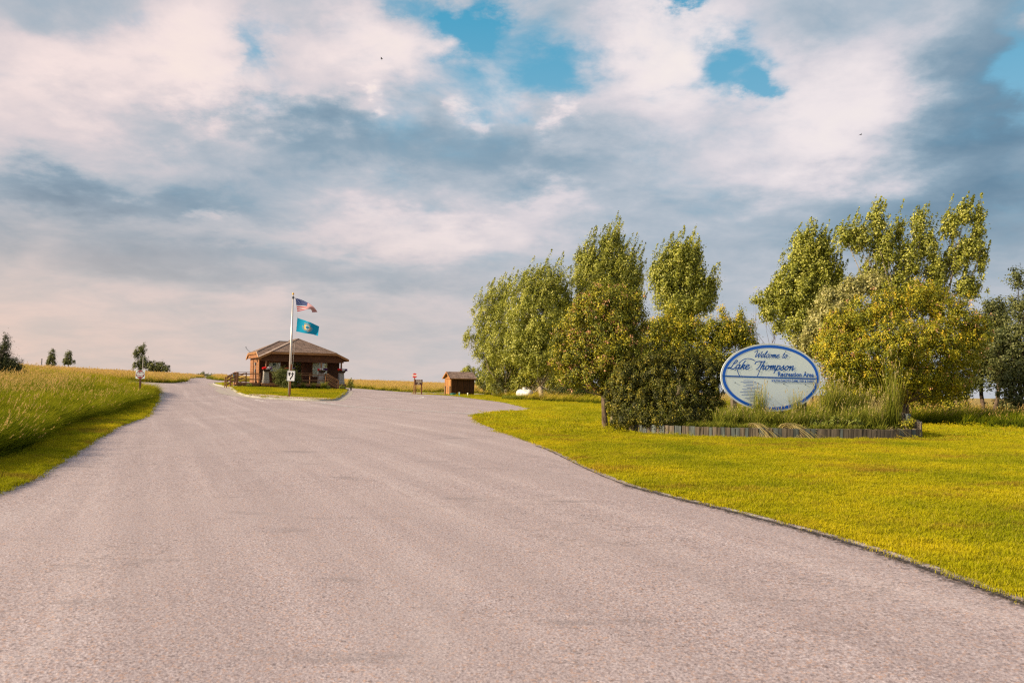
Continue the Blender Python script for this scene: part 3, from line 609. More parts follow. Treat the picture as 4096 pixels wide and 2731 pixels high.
STRIPB = [(-12.2, 99.4), (-4, 102.8), (4, 104.3), (4, 106), (-6, 105), (-14, 102.5), (-22, 109), (-31, 116.5), (-42.5, 126.5), (-49.5, 134.5), (-55, 146), (-53.9, 144.4), (-48.9, 132.4), (-42.4, 124.4), (-30.2, 114.6), (-19.2, 105.1), (-13.5, 99.6)]
drape('grass_strip', STRIPB, M['soil_lawn'], .03, 2.0)
FARV = [(-38.6, 88.5), (-40, 95), (-45.8, 110), (-56.5, 137), (-64.5, 160), (-77, 190), (-79.5, 190), (-67, 160), (-58.5, 138), (-48, 112), (-43.5, 97), (-44, 88.6)]
drape('far_verge', FARV, M['soil_lawn'], .03, 2.5)
# edges of the old road: grey edging and tar along the right side, gravelly rim on the left
strip('road_edge_tar', [(1.95, 13.0), (3.05, 10.3), (3.72, 8.35), (4.06, 6.3), (4.4, 4.2), (5.0, 0)], .03, .50, M['tar'], .0165)
strip('road_edge_seam', [(.75, 20.2), (1.02, 19.0), (1.9, 13.3), (3.05, 10.3), (3.72, 8.35), (4.06, 6.3), (4.4, 4.2), (5.0, 0)], .09, .16, M['seam'], .0245)
strip('road_edge_concrete', [(.42, 22), (1.02, 19.0), (1.9, 13.3), (3.05, 10.3), (3.72, 8.35), (4.06, 6.3), (4.4, 4.2), (5.0, 0)], -.16, .10, M['oldedge'], .0205)
strip('road_edge_gravel', [(-5.6, 0), (-6.2, 6), (-7.0, 11), (-8.2, 14.5), (-10.9, 21.7), (-14.3, 31), (-18.4, 41), (-22.4, 50.5), (-25.0, 57.2)], -.02, .22, M['oldedge'], .0165)
strip('road_edge_patch', [(-22, 50), (-25.3, 57.5), (-26.5, 60.3)], .0, .9, M['stain'], .0205)
strip('road_patch', [(-13.5, 56.5), (-10, 50.5), (-6, 45.5), (-2.1, 41.2), (-1.5, 38.8)], -.2, 1.5, M['stain'], .0165)
for pts, w in (([(-18.6, 58.2), (-17.2, 56.2), (-15.6, 55.4), (-14.4, 55.5), (-13.3, 57.3)], .12), ([(-11.8, 76), (-8.2, 72), (-7.8, 68.5), (-9.8, 64)], .14), ([(-35.0, 75), (-36.5, 82)], .16)):
    strip('painted_line', pts, 0, w, M['wornpaint'], .0165)
strip('painted_line', [(-17, 88.5), (-12.2, 87.2)], 0, .13, M['paintyellow'], .0165)
# ------------------------------------------------------------------ the kerbed island
ISL = [(-36.2, 97), (-30, 83), (-26.8, 76), (-23.6, 68), (-21.2, 62.9), (-19.6, 60.7), (-17.9, 59.7), (-16.4, 59.3), (-14.6, 58.7), (-13.7, 58.9), (-13.2, 59.9), (-13.6, 63), (-14.6, 70), (-15.6, 75.6), (-16.3, 78.5), (-17.6, 86), (-20.8, 95), (-24, 103), (-30, 106), (-35, 103)]
ISLS = smooth_line(ISL, 5, True)
def inset(poly, d):
    P = np.array(poly); t = np.roll(P, -1, 0) - np.roll(P, 1, 0); t /= np.hypot(*t.T)[:, None]; a = .5 * np.sum(P[:, 0] * np.roll(P[:, 1], -1) - np.roll(P[:, 0], -1) * P[:, 1]); s = 1 if a > 0 else -1
    return [tuple(q) for q in P + s * np.c_[-t[:, 1], t[:, 0]] * d]
def ring(name, prof, m):
    "sweep a profile (inset, height) round the island"
    R = [inset(ISLS, d) for d, _ in prof]; V = []; n = len(ISLS)
    for rr, (d, h) in zip(R, prof): rr = np.array(rr); V.append(np.c_[rr, tz(rr[:, 0], rr[:, 1]) + h])
    V = np.concatenate(V); f = [(k * n + i, k * n + (i + 1) % n, (k + 1) * n + (i + 1) % n, (k + 1) * n + i) for k in range(len(prof) - 1) for i in range(n)]
    o = put(name, npmesh(name, V, f, m, smooth=False)); o['kind'] = 'structure'; return o
ring('kerb', [(0, -.05), (.0, .10), (.05, .15), (.17, .15), (.18, .05)], M['curb'])
ring('gutter', [(-.62, .017), (-.005, .024)], M['concrete'])
G1 = inset(ISLS, .175)
drape('island_lawn', G1, M['soil_lawn'], .12, 1.2)
apron = [(-37.3, 98), (-31.4, 83.6), (-28.2, 76), (-25.1, 67.6), (-23.2, 63.6), (-20.6, 60.3), (-21.9, 62.6), (-24.3, 67.8), (-27.5, 75.9), (-30.7, 83), (-36.8, 97)]
drape('concrete_apron', apron, M['concrete'], .0265, 1.0)
# crushed stone in the island's nose
NOSE = smooth_line([(-20.6, 62.6), (-19.4, 61.0), (-17.8, 60.0), (-16.3, 59.6), (-14.6, 59.05), (-13.8, 59.4), (-13.6, 60.4), (-15.2, 60.9), (-17.2, 61.6), (-19.0, 62.6)], 4, True)
drape('gravel_bed', NOSE, M['gravel'], .135, .5)
def pebbles():
    P = rng.uniform([-21, 58.5], [-13, 63], (9000, 2)); P = P[inside(NOSE, P)][:2600]; n = len(P); base = np.array([(0, 0, 1), (.9, 0, .1), (-.3, .85, .1), (-.5, -.75, .1), (0, 0, -.4)]); f = np.array([(0, 1, 2), (0, 2, 3), (0, 3, 1), (4, 2, 1), (4, 3, 2), (4, 1, 3)])
    s = rng.uniform(.02, .05, n); a = rng.uniform(0, 6.28, n); c, sn = np.cos(a), np.sin(a); V = base[None] * s[:, None, None] * rng.uniform(.7, 1.3, (n, 1, 3)); V = np.stack([V[..., 0] * c[:, None] - V[..., 1] * sn[:, None], V[..., 0] * sn[:, None] + V[..., 1] * c[:, None], V[..., 2]], -1)
    V += np.c_[P, tz(P[:, 0], P[:, 1]) + .14][:, None]
    props(put('gravel', npmesh('gravel', V.reshape(-1, 3), (f[None] + np.arange(n)[:, None, None] * 5).reshape(-1, 3), M['gravel'])), 'loose crushed stone inside the nose of the kerbed island', kind='stuff')
pebbles()

def grit():
    "loose chips gathered along both rims of the road"
    Q = []
    for Ln, a, b in ((RIGHT_EDGE, 3.5, 30), (LEFT_EDGE, 8, 40)):
        L = np.array([p for p in Ln if a < p[1] < b]); i = rng.integers(0, len(L) - 1, 3800); t = rng.random((3800, 1)); Q.append(L[i] * (1 - t) + L[i + 1] * t + rng.normal(size=(3800, 2)) * np.array([.16, .12]))
    P = np.concatenate(Q); n = len(P); base = np.array([(0, 0, .8), (.9, 0, .1), (-.4, .8, .1), (-.5, -.7, .1)]); f = np.array([(0, 1, 2), (0, 2, 3), (0, 3, 1)]); s = rng.uniform(.004, .012, n) * rng.uniform(.5, 1.3, n)
    V = base[None] * s[:, None, None] * rng.uniform(.6, 1.4, (n, 4, 3)) + np.c_[P, tz(P[:, 0], P[:, 1]) + .02][:, None]
    props(put('road_grit', npmesh('road_grit', V.reshape(-1, 3), (f[None] + np.arange(n)[:, None, None] * 4).reshape(-1, 3), M['grit'])), 'loose stone chips along the rims of the asphalt', kind='stuff')
grit()
# ------------------------------------------------------------------ grass
W = (.30, .03)
LG = M['grass_lawn']; MG = M['grass_meadow']; SG = M['grass_seed']
lawn_near = [tuft('lawn_tuft', 130, .19, .042, .0055, (.15, 0), LG, segs=2, spread=.8, droop=.5) for _ in range(4)]
lawn_far = [tuft('lawn_tuft_far', 120, .42, .05, .014, (.15, 0), LG, segs=2, spread=.8, droop=.5) for _ in range(3)]
def gpts(P, lift=0.0): return np.c_[P, tz(P[:, 0], P[:, 1]) + lift]
BED = smooth_line([(3.95, 26.0), (4.3, 24.95), (5.6, 24.25), (7.4, 23.95), (9.4, 24.0), (11.3, 24.3), (12.55, 24.75), (13.0, 25.6), (12.7, 26.8), (11.8, 28.3), (9, 29.3), (5.6, 28.8), (4.2, 27.4)], 8, True)
P = sector(26000, -.10, .80, 4.5, 26, .55); P = P[inside(LAWN, P) & ~inside(BED, P)]; print('lawn', len(P))
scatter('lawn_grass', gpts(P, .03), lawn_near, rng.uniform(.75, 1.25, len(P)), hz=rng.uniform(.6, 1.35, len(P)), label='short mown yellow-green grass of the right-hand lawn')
P = sector(15000, -.16, .80, 24, 100, 1.15); P = P[inside(LAWN, P) & ~inside(BED, P)]
scatter('lawn_grass', gpts(P, .03), lawn_far, rng.uniform(.8, 1.4, len(P)), hz=rng.uniform(.6, 1.3, len(P)), label='mown grass at the far end of the right-hand lawn')
P = sector(26000, -.78, -.30, 8, 30, .8); P = P[inside(VERGE, P)]
P2 = sector(6000, -.60, -.38, 28, 70, .8); P2 = P2[inside(VERGE, P2)]
scatter('verge_grass', np.concatenate([gpts(P, .03), gpts(P2, .03)]), lawn_near, np.r_[rng.uniform(.75, 1.25, len(P)), rng.uniform(1.5, 2.2, len(P2))], hz=rng.uniform(.7, 1.6, len(P) + len(P2)), label='mown grass verge between the road and the tall meadow')
P = sector(16000, -.36, -.17, 57, 100, .8); P = P[inside(G1, P) & ~inside(NOSE, P)]
scatter('island_grass', gpts(P, .12), lawn_far, rng.uniform(.6, 1.0, len(P)), hz=rng.uniform(.8, 1.5, len(P)), label='mown grass on the kerbed island in front of the visitor booth')
# ragged tufts along the edges of the asphalt
edge_t = [tuft('edge_tuft', 46, .07, .10, .007, (.2, 0), LG, segs=3, spread=1.1, droop=.8) for _ in range(3)]
E_ = np.array([p for p in RIGHT_EDGE if p[1] < 45 and p[1] > 3]); E2 = np.array([p for p in LEFT_EDGE if p[1] > 7 and p[1] < 58])
def along(Ln, n, off):
    i = rng.integers(0, len(Ln) - 1, n); t = rng.random((n, 1)); s = np.hypot(*(Ln[i + 1] - Ln[i]).T); k = rng.random(n) < s / s.max(); P = (Ln[i] * (1 - t) + Ln[i + 1] * t)[k]; d = (Ln[i + 1] - Ln[i])[k]; d /= np.hypot(*d.T)[:, None]; return P + np.c_[-d[:, 1], d[:, 0]] * (off * np.abs(rng.normal(size=len(P))))[:, None]
Pe = np.concatenate([along(E_, 3000, .13), along(E2, 2400, .13)])
scatter('edge_grass', gpts(Pe, .02), edge_t, rng.uniform(.5, 1.5, len(Pe)), hz=rng.uniform(.3, 1.5, len(Pe)), label='ragged tufts creeping over both edges of the asphalt')
# meadow: lush near the edge, tan with seed heads above
m_green = [tuft('meadow_green', 60, .22, .86, .014, W, [MG, SG], spread=.5, droop=.6, segs=4) for _ in range(4)]
m_seed = [tuft('meadow_seed', 34, .24, .86, .008, W, [MG, SG], seed=12, shL=.11, shw=.007, spread=.28, droop=.25, segs=4) for _ in range(4)]
m_far = [tuft('meadow_far', 60, .75, .80, .022, W, [MG, SG], seed=26, shL=.20, shw=.018, spread=.3, droop=.25, segs=3) for _ in range(4)]
MEADOW = MEADOW_EDGE + [(-120, 90), (-120, -14)]
protos = m_green + m_seed
def mix_idx(P, share): return np.where(rng.random(len(P)) < share, rng.integers(4, 8, len(P)), rng.integers(0, 4, len(P)))
P = sector(60000, -.95, -.38, 8, 75, .85); P = P[inside(MEADOW, P)]; print('meadow', len(P))
dd = np.min([np.hypot(P[:, 0] - a, P[:, 1] - b) for a, b in MEADOW_EDGE], 0)
sh = np.clip((dd - 2.5) / 12, .03, .45); lump = .5 + .5 * np.sin(P[:, 0] * .9 + 1.7 * np.sin(P[:, 1] * .45)) * np.sin(P[:, 1] * .7 + 1.3 * np.sin(P[:, 0] * .6)); hz = np.clip(.6 + dd * .18, .6, 1.0) * rng.uniform(.6, 1.25, len(P)) * (.78 + .38 * lump)
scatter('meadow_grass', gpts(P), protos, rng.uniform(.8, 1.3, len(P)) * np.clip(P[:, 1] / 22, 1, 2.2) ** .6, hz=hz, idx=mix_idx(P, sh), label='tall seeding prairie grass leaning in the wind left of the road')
P = sector(26000, -.80, -.36, 55, 230, 1.0); ok = (P[:, 0] < -38) & ~inside(ROAD, P) & ~inside(VERGE, P) & ~inside(FARV, P) & (~inside(MEADOW, P) | (P[:, 1] > 60)); P = P[ok]
scatter('meadow_grass', gpts(P), m_far, rng.uniform(.8, 1.25, len(P)), hz=rng.uniform(.6, 1.0, len(P)), label='pale grass on the low hill behind the do-not-enter sign')
P = sector(22000, -.36, .20, 96, 235, 1.0); ok = ~inside(ROAD, P) & ~inside(STRIPB, P) & ~inside(LAWN, P) & ~inside(ISLS, P) & (P[:, 1] > 99 - (P[:, 0] > 0) * 12); P = P[ok]
scatter('prairie_grass', gpts(P), m_far, rng.uniform(.7, 1.1, len(P)), hz=rng.uniform(.45, .8, len(P)), label='pale prairie grass running to the horizon behind the booth and the shed')
# greener, lower weeds along the front of the far prairie
weeds = [tuft('weed_tuft', 70, .5, .55, .03, (.1, 0), M['grass_bed'], spread=.8, droop=.7, segs=3) for _ in range(3)]
Lb = np.array([(-56, 147.5), (-50, 135.5), (-43, 127.5), (-31, 117.4), (-22, 110), (-13.8, 104), (-5, 106.5), (4, 107)]); P = along(Lb, 900, .9); P = np.concatenate([P, along(np.array([(-44.5, 89), (-44, 97), (-49, 112), (-59.5, 138), (-68, 160), (-80, 190)]), 500, 1.2), along(np.array([(-78, 78.5), (-45, 69), (-34, 65.0), (-30, 63.0)])[::-1], 200, -.8)])
scatter('roadside_weeds', gpts(P), weeds, rng.uniform(.7, 1.3, len(P)), hz=rng.uniform(.6, 1.5, len(P)), label='green weeds along the back edge of the road')
# tall strip behind the lawn on the right and in front of the trees
STRIPR = [(60, 22), (40, 20.5), (30, 27), (22, 30), (17.5, 33.5), (14.5, 38), (12, 46), (9, 56), (6.5, 64), (3.6, 69), (1.0, 71.5), (-.4, 78), (-1.8, 88), (-3, 97), (2, 99), (8, 90), (12, 70), (16, 54), (20, 46), (28, 40), (60, 34)]
P = sector(15000, -.05, .85, 24, 100, 1.0); P = P[inside(STRIPR, P)]; dn_ = P[:, 1]
scatter('meadow_grass', gpts(P), protos, rng.uniform(.9, 1.4, len(P)) * np.clip(P[:, 1] / 30, 1, 2), hz=rng.uniform(.6, 1.05, len(P)) * np.where(P[:, 1] > 50, .85, 1), idx=mix_idx(P, np.where(P[:, 1] > 60, .25, .55)), label='tall grass strip between the lawn and the row of trees')

Pt = np.c_[rng.uniform(-.6, 4.5, 90), rng.uniform(71.2, 73.2, 90)]; scatter('tank_weeds', gpts(Pt), weeds, rng.uniform(.6, 1.1, 90), hz=rng.uniform(.5, 1.1, 90), label='green weeds round the white propane tank')
# ------------------------------------------------------------------ trees and bushes
T = tree
CW = 'cottonwoods behind the lawn'
T('cottonwood_tree', 'wide pale green cottonwood at the left end of the tree row, behind the shed', 1168, 82,
  [(1105, 790, 36, 30, 0), (1125, 730, 42, 50, 0), (1150, 690, 44, 40, 1), (1175, 760, 55, 70, -1), (1120, 840, 30, 38, 0), (1180, 850, 45, 40, 0), (1080, 775, 17, 12, 0), (1150, 800, 45, 50, -2), (1180, 872, 40, 26, 2), (1140, 880, 26, 20, 2)], 65032, 0.144, 'cotton', 'barkpale', .22, .42, 1.9, (.35, 0, 1), CW, hollow=.5, spire=1.65)
T('cottonwood_tree', 'tall rounded cottonwood with silvery leaves, second from the left in the row', 1245, 72,
  [(1215, 670, 50, 52, 0), (1265, 662, 46, 52, 0), (1230, 740, 66, 60, -1), (1290, 700, 38, 52, 1), (1240, 810, 68, 55, -1), (1195, 800, 40, 40, -1), (1240, 868, 60, 30, 8), (1200, 872, 30, 22, 9)], 75037, 0.144, 'cotton', 'barkpale', .25, .42, 1.9, (.3, 0, 1), CW, spire=1.35)
T('cottonwood_tree', 'plume-topped cottonwood rising behind the pink-seeded maple', 1385, 74,
  [(1355, 610, 22, 46, 0), (1405, 590, 30, 56, 0), (1440, 630, 32, 46, 0), (1375, 640, 44, 52, 0), (1410, 700, 60, 60, 0), (1335, 645, 20, 40, 1), (1415, 556, 12, 22, 0), (1350, 574, 9, 26, 0), (1468, 640, 9, 34, 0), (1385, 560, 8, 26, 0), (1330, 600, 9, 30, 0)], 70035, 0.154, 'cotton', 'barkpale', .26, .42, 2.5, (.35, 0, 1), CW, hollow=.4, spire=1.95)
T('cottonwood_tree', 'lone upright cottonwood between the two groups, with one branch reaching right', 1560, 48,
  [(1560, 600, 36, 46, 0), (1590, 620, 26, 40, 0), (1530, 640, 36, 42, 0), (1565, 680, 60, 46, 0), (1628, 672, 22, 24, 0), (1505, 625, 12, 22, 0), (1600, 700, 36, 22, 0), (1560, 740, 36, 40, 0), (1640, 655, 8, 20, 0), (1575, 572, 9, 20, 0), (1548, 575, 8, 18, 0), (1600, 585, 8, 24, 0)], 60029, 0.120, 'cotton', 'barkpale', .2, .32, 2.2, (.35, 0, 1), CW, hollow=.42, spire=1.27)
T('cottonwood_tree', 'full upright cottonwood behind the right shoulder of the oval sign', 1860, 46,
  [(1845, 590, 30, 52, 0), (1885, 600, 34, 52, 0), (1830, 660, 48, 52, 0), (1880, 680, 52, 50, 0), (1790, 690, 30, 36, 0), (1850, 740, 60, 44, 0), (1920, 640, 18, 30, 0), (1858, 545, 9, 22, 0), (1835, 555, 8, 22, 0), (1885, 560, 9, 24, 0), (1765, 700, 14, 30, 0)], 75037, 0.120, 'cotton', 'barkpale', .22, .30, 2.2, (.35, 0, 1), CW, hollow=.42, spire=1.20)
T('cottonwood_tree', 'tallest cottonwood, open crown with pale limbs showing against the sky', 2080, 44,
  [(1945, 540, 22, 26, 0), (1975, 555, 26, 30, 0), (2012, 512, 20, 36, 0), (2030, 570, 28, 46, 0), (2065, 535, 12, 34, 0), (2085, 600, 30, 40, 0), (2108, 520, 18, 36, 0), (2130, 560, 22, 40, 0), (2150, 620, 26, 36, 0), (2185, 520, 20, 34, 0), (2215, 490, 18, 26, 0), (2245, 510, 14, 44, 0), (2228, 570, 30, 28, 0), (2195, 600, 24, 30, 0), (2255, 600, 12, 22, 0), (2000, 640, 34, 32, 0), (2060, 660, 40, 30, 0), (2130, 680, 50, 28, 0), (2225, 660, 34, 26, 0)], 60029, 0.120, 'cotton', 'barkpale', .19, .26, 1.9, (.35, 0, 1), CW, forks=3, hollow=.5, dens=34, top=2.6, spire=1.12)
T('poplar_tree', 'silver-leaved young poplar standing between the sign and the yellow maple', 1905, 41,
  [(1920, 700, 40, 44, 0), (1960, 670, 30, 34, 0), (1895, 760, 45, 44, 0), (1850, 800, 26, 30, 0), (2005, 655, 26, 26, 0), (1945, 760, 40, 40, 0)], 37518, 0.116, 'cotton2', 'barkpale', .14, .26, 1.9, (.3, 0, 1), CW)
T('locust_tree', 'thin wispy tree with see-through crown just above the oval sign', 1775, 42,
  [(1742, 690, 16, 20, 0), (1765, 720, 22, 22, 0), (1760, 670, 8, 14, 0), (1790, 750, 18, 22, 0)], 2850, 0.112, 'cotton', 'bark', .035, .22, 1.3, (.2, 0, .6), CW, dens=22)
T('maple_tree', 'small maple full of pink seed clusters, trunk bare beside the big bush', 1391, 28,
  [(1400, 715, 62, 55, 0), (1450, 735, 34, 50, 0), (1340, 745, 48, 50, 0), (1395, 790, 72, 62, -.2), (1440, 800, 36, 55, 0), (1320, 800, 44, 46, 0), (1375, 850, 66, 44, 0), (1425, 850, 40, 40, 0), (1290, 770, 24, 26, 0), (1455, 690, 20, 28, 0), (1300, 815, 34, 40, .4), (1325, 865, 40, 30, .4), (1345, 700, 24, 26, 0), (1375, 680, 30, 22, 0)], 100800, 0.062, 'maple', 'bark', .10, .24, 1.3, (.1, 0, .6),
  extra=[('seed_clusters', 'samara', 10, 900, .055, 'shell')], top=1.15, depth=.8)
T('maple_tree', 'broad green maple with few pink seeds, left of the pink-seeded one', 1250, 80,
  [(1240, 760, 44, 36, 0), (1200, 800, 40, 40, 0), (1260, 820, 60, 46, 0), (1225, 860, 46, 32, 0), (1285, 870, 46, 36, 0), (1310, 760, 30, 36, 0), (1330, 890, 34, 18, 0), (1265, 690, 12, 18, 0), (1290, 720, 26, 30, 0)], 36000, 0.190, 'maple', 'bark', .2, .5, 1.3, (.1, 0, .6),
  extra=[('seed_clusters', 'samara', 8, 300, .12, 'shell')])
T('maple_tree', 'low yellow-green maple with upright shoots behind the big rounded bush', 1600, 34,
  [(1520, 765, 50, 34, 0), (1580, 760, 50, 30, 0), (1650, 765, 44, 36, 0), (1700, 765, 38, 34, 0), (1490, 810, 44, 40, 0), (1560, 810, 60, 36, 0), (1640, 820, 50, 36, 0), (1720, 800, 22, 30, 0), (1660, 718, 6, 20, 0), (1700, 722, 5, 18, 0), (1540, 720, 8, 20, 0)], 62400, 0.070, 'mapley', 'bark', .1, .24, 1.4, (.05, 0, 1),
  extra=[('young_shoots', 'shoot', 14, 260, .055, 'top'), ('seed_clusters', 'samara', 6, 90, .05, 'shell')])
T('maple_tree', 'dark maple with salmon seeds half hidden between the big bush and the trees', 1470, 31,
  [(1480, 850, 40, 36, 0), (1440, 830, 34, 34, 0), (1500, 890, 44, 36, 0)], 16800, 0.064, 'maple', 'bark', .09, .24, 1.3, (.1, 0, .6), extra=[('seed_clusters', 'samara', 8, 260, .05, 'shell')])
T('maple_tree', 'largest maple, golden shoots over its wide dome to the right of the oval sign', 2080, 33,
  [(1935, 760, 50, 46, 0), (2000, 720, 56, 44, 0), (2060, 700, 50, 42, 0), (2120, 690, 56, 42, 0), (2190, 730, 50, 44, 0), (1960, 820, 66, 50, -.6), (2050, 790, 84, 60, -.8), (2140, 790, 74, 60, -.6), (2210, 800, 46, 50, 0), (1920, 850, 44, 40, 0), (2000, 870, 66, 40, -.4), (2100, 860, 80, 42, -.4), (2190, 865, 50, 36, 0), (2060, 900, 90, 24, .6), (1970, 898, 50, 24, .4), (2160, 900, 70, 24, .6), (2240, 760, 30, 40, 0), (1900, 800, 36, 40, 0)], 139200, 0.070, 'mapley', 'bark', .16, .26, 1.3, (.05, 0, .8),
  extra=[('young_shoots', 'shoot', 16, 620, .062, 'top'), ('seed_clusters', 'samara', 10, 620, .055, 'shell')], forks=3, top=.9, depth=.85)
T('dark_tree', 'dark forked tree at the right edge of the photo, sky showing under its crown', 2268, 38,
  [(2290, 760, 44, 46, 0), (2260, 800, 44, 44, 0), (2300, 830, 40, 34, 0), (2240, 830, 30, 30, 0), (2252, 760, 30, 44, 0), (2262, 850, 30, 28, 0), (2290, 720, 34, 30, 0), (2280, 700, 24, 20, 0), (2235, 880, 22, 20, 0), (2310, 870, 24, 24, 0)], 25200, 0.095, 'farleaf', 'bark', .16, .26, 1.3, (.1, 0, .6), forks=3, top=2.6, dens=36)
T('dark_tree', 'dense dark tree cut by the right edge of the photo', 2345, 36,
  [(2338, 640, 22, 26, 0), (2345, 700, 30, 30, 0), (2340, 780, 46, 56, 0), (2290, 800, 40, 50, 0), (2300, 870, 34, 36, 0), (2380, 730, 40, 60, 0), (2345, 850, 40, 50, 0), (2400, 840, 60, 60, 0), (2330, 900, 26, 30, 0)], 30600, 0.095, 'farleaf', 'bark', .16, .26, 1.4, (.1, 0, .6))
T('dark_tree', 'dark leafy understorey tree behind the right side of the largest maple', 2180, 39,
  [(2120, 880, 60, 36, 0), (2200, 890, 40, 30, 0), (2040, 890, 50, 30, 0), (1990, 880, 40, 36, 0), (1930, 890, 40, 32, 0), (2080, 900, 60, 26, -1), (2150, 905, 50, 24, -1)], 13500, 0.123, 'maple', 'bark', .12, .28, 1.2, (.1, 0, .6))
T('juniper_tree', 'dark juniper tucked under the trees right of the shed', 1132, 90, [(1130, 860, 17, 34, 0), (1140, 835, 12, 26, 0), (1120, 880, 16, 18, 0)], 9000, 0.145, 'juniper', 'bark', .12, .3, 1.8, (0, 0, 1), aspect=.35)
T('shrub_tree', 'low leafy shrub peeping over the roof of the shed', 1085, 108, [(1080, 852, 20, 12, 0), (1095, 868, 22, 16, 0), (1066, 858, 10, 7, 0), (1102, 885, 12, 12, 0)], 5400, 0.157, 'cotton', 'bark', .07, .3, 1.2)
T('juniper_tree', 'dark green juniper at the left edge of the photo, above the meadow', 8, 50,
  [(12, 800, 10, 26, 0), (10, 835, 26, 22, 0), (-8, 830, 26, 28, 0), (28, 842, 22, 18, 0), (0, 858, 46, 20, 0), (42, 850, 14, 14, 0), (-40, 850, 30, 24, 0), (12, 780, 4, 14, 0)], 25500, 0.112, 'juniper', 'bark', .16, .24, 1.9, (.2, 0, 1), aspect=.3, hollow=.55, dens=40)
YT = 'small trees standing on the meadow skyline'
T('young_tree', 'left one of two small trees on the meadow skyline', 118, 165, [(118, 826, 9, 14, 0), (120, 812, 6, 10, 0), (112, 832, 6, 8, 0), (124, 832, 5, 8, 0)], 2250, 0.224, 'farleaf', 'bark', .1, .35, 1.9, (.4, 0, 1), YT, dens=26)
T('young_tree', 'right one of two small trees on the meadow skyline', 156, 165, [(156, 824, 9, 13, 0), (158, 812, 5, 8, 0), (148, 830, 5, 7, 0), (163, 830, 7, 8, 0)], 2250, 0.224, 'farleaf', 'bark', .1, .35, 1.9, (.4, 0, 1), YT, dens=26)
T('poplar_tree', 'narrow poplar leaning over the meadow skyline beside the pale pole', 323, 175, [(327, 803, 8, 16, 0), (316, 812, 9, 14, 0), (326, 828, 10, 14, 0), (318, 842, 14, 10, 0), (338, 838, 7, 9, 0)], 4800, 0.246, 'farleaf', 'bark', .18, .45, 2.2, (.4, 0, 1), None, dens=30)
T('round_tree', 'low spreading tree right of the poplar on the skyline', 362, 175, [(350, 842, 15, 11, 0), (366, 840, 13, 10, 0), (380, 846, 10, 9, 0), (362, 850, 22, 8, 0)], 4800, 0.246, 'farleaf', 'bark', .16, .5, 1.1, (.2, 0, .4), None, dens=30)
for i, (px, w, h, lab) in enumerate([(463, 11, 5, 'widest of the hazy far trees over the crest of the road'), (438, 14, 2.4, 'low hazy hedge-like tree far off, left of the hazy tree'), (484, 8, 2, 'small hazy tree far off, right of the hazy tree')]):
    T('distant_tree', lab, px, 560, [(px, 867 - h, w, h * 1.1, 0), (px - w * .4, 868 - h * .6, w * .8, h, 0)], 700, 0.946, 'farleaf', 'bark', .5, 1.6, 1.1, (.1, 0, .4), 'hazy trees beyond the road crest', dens=24)
# the big rounded bush at the left end of the bed, and smaller growth
T('evergreen_bush', 'large rounded dark bush with upright golden tips at the left end of the sign bed', 1530, 26.4,
  [(1450, 880, 44, 50, 0), (1500, 860, 46, 48, 0), (1560, 850, 50, 42, .2), (1610, 860, 44, 46, .2), (1430, 930, 34, 40, 0), (1480, 940, 56, 44, -.3), (1550, 930, 62, 56, -.5), (1620, 920, 38, 52, 0), (1600, 960, 38, 30, -.2), (1410, 900, 18, 26, 0), (1450, 955, 40, 26, 0), (1440, 965, 36, 18, -1.0), (1520, 962, 54, 22, -1.5), (1590, 965, 46, 20, -1.3)], 150000, 0.060, 'bushleaf', 'bark', .09, .15, 1.6, (.05, 0, 1), cat='bush', hollow=.22, dens=110, aspect=.45,
  extra=[('golden_tips', 'fresh', 7, 800, .05, 'top')], top=.3, depth=.9, spire=0.26)
twig_bush('dead_bush', 'leafless grey bush beside the white gas tank', 1250, 79, 1.5, 2.6, 7000, .08, 'greytwig', aspect=.2, lobes=6, csize=.3)
SB = 'undergrowth along the foot of the trees'
for i, (px, Y, r, h, lab, mm) in enumerate([(1160, 83, 2.1, 2.8, 'leafy shrub just left of the white gas tank', 'farleaf'), (1195, 82, 2.0, 2.7, 'pale green shrub behind the white gas tank', 'cotton'), (1278, 76, 1.8, 2.6, 'green shrub right of the grey leafless bush', 'maple'),
        (1310, 75, 2.2, 1.8, 'low weedy shrub under the broad green maple', 'farleaf'), (1350, 73, 2.2, 1.5, 'low weedy shrub left of the bare maple trunk', 'fresh'), (2150, 38.5, 1.6, 1.4, 'dark shrub at the foot of the largest maple, right side', 'maple'), (1960, 37, 1.5, 1.5, 'dark shrub at the foot of the largest maple, left side', 'maple'), (2060, 38, 1.6, 1.3, 'dark shrub at the foot of the largest maple, middle', 'maple'),
        (2320, 38, 1.4, 1.3, 'dark shrub under the tree at the right edge', 'farleaf')]):
    twig_bush('shrub', lab, px, Y, r, h, 6500, .115, mm, group=SB, csize=.28)
T('small_trunk_tree', 'grey trunk half hidden behind the big rounded bush', 1408, 31.5, [(1420, 830, 22, 30, 0), (1440, 870, 22, 24, 0)], 4320, 0.064, 'maple', 'barkpale', .085, .22, 1.2, (.1, 0, .6))
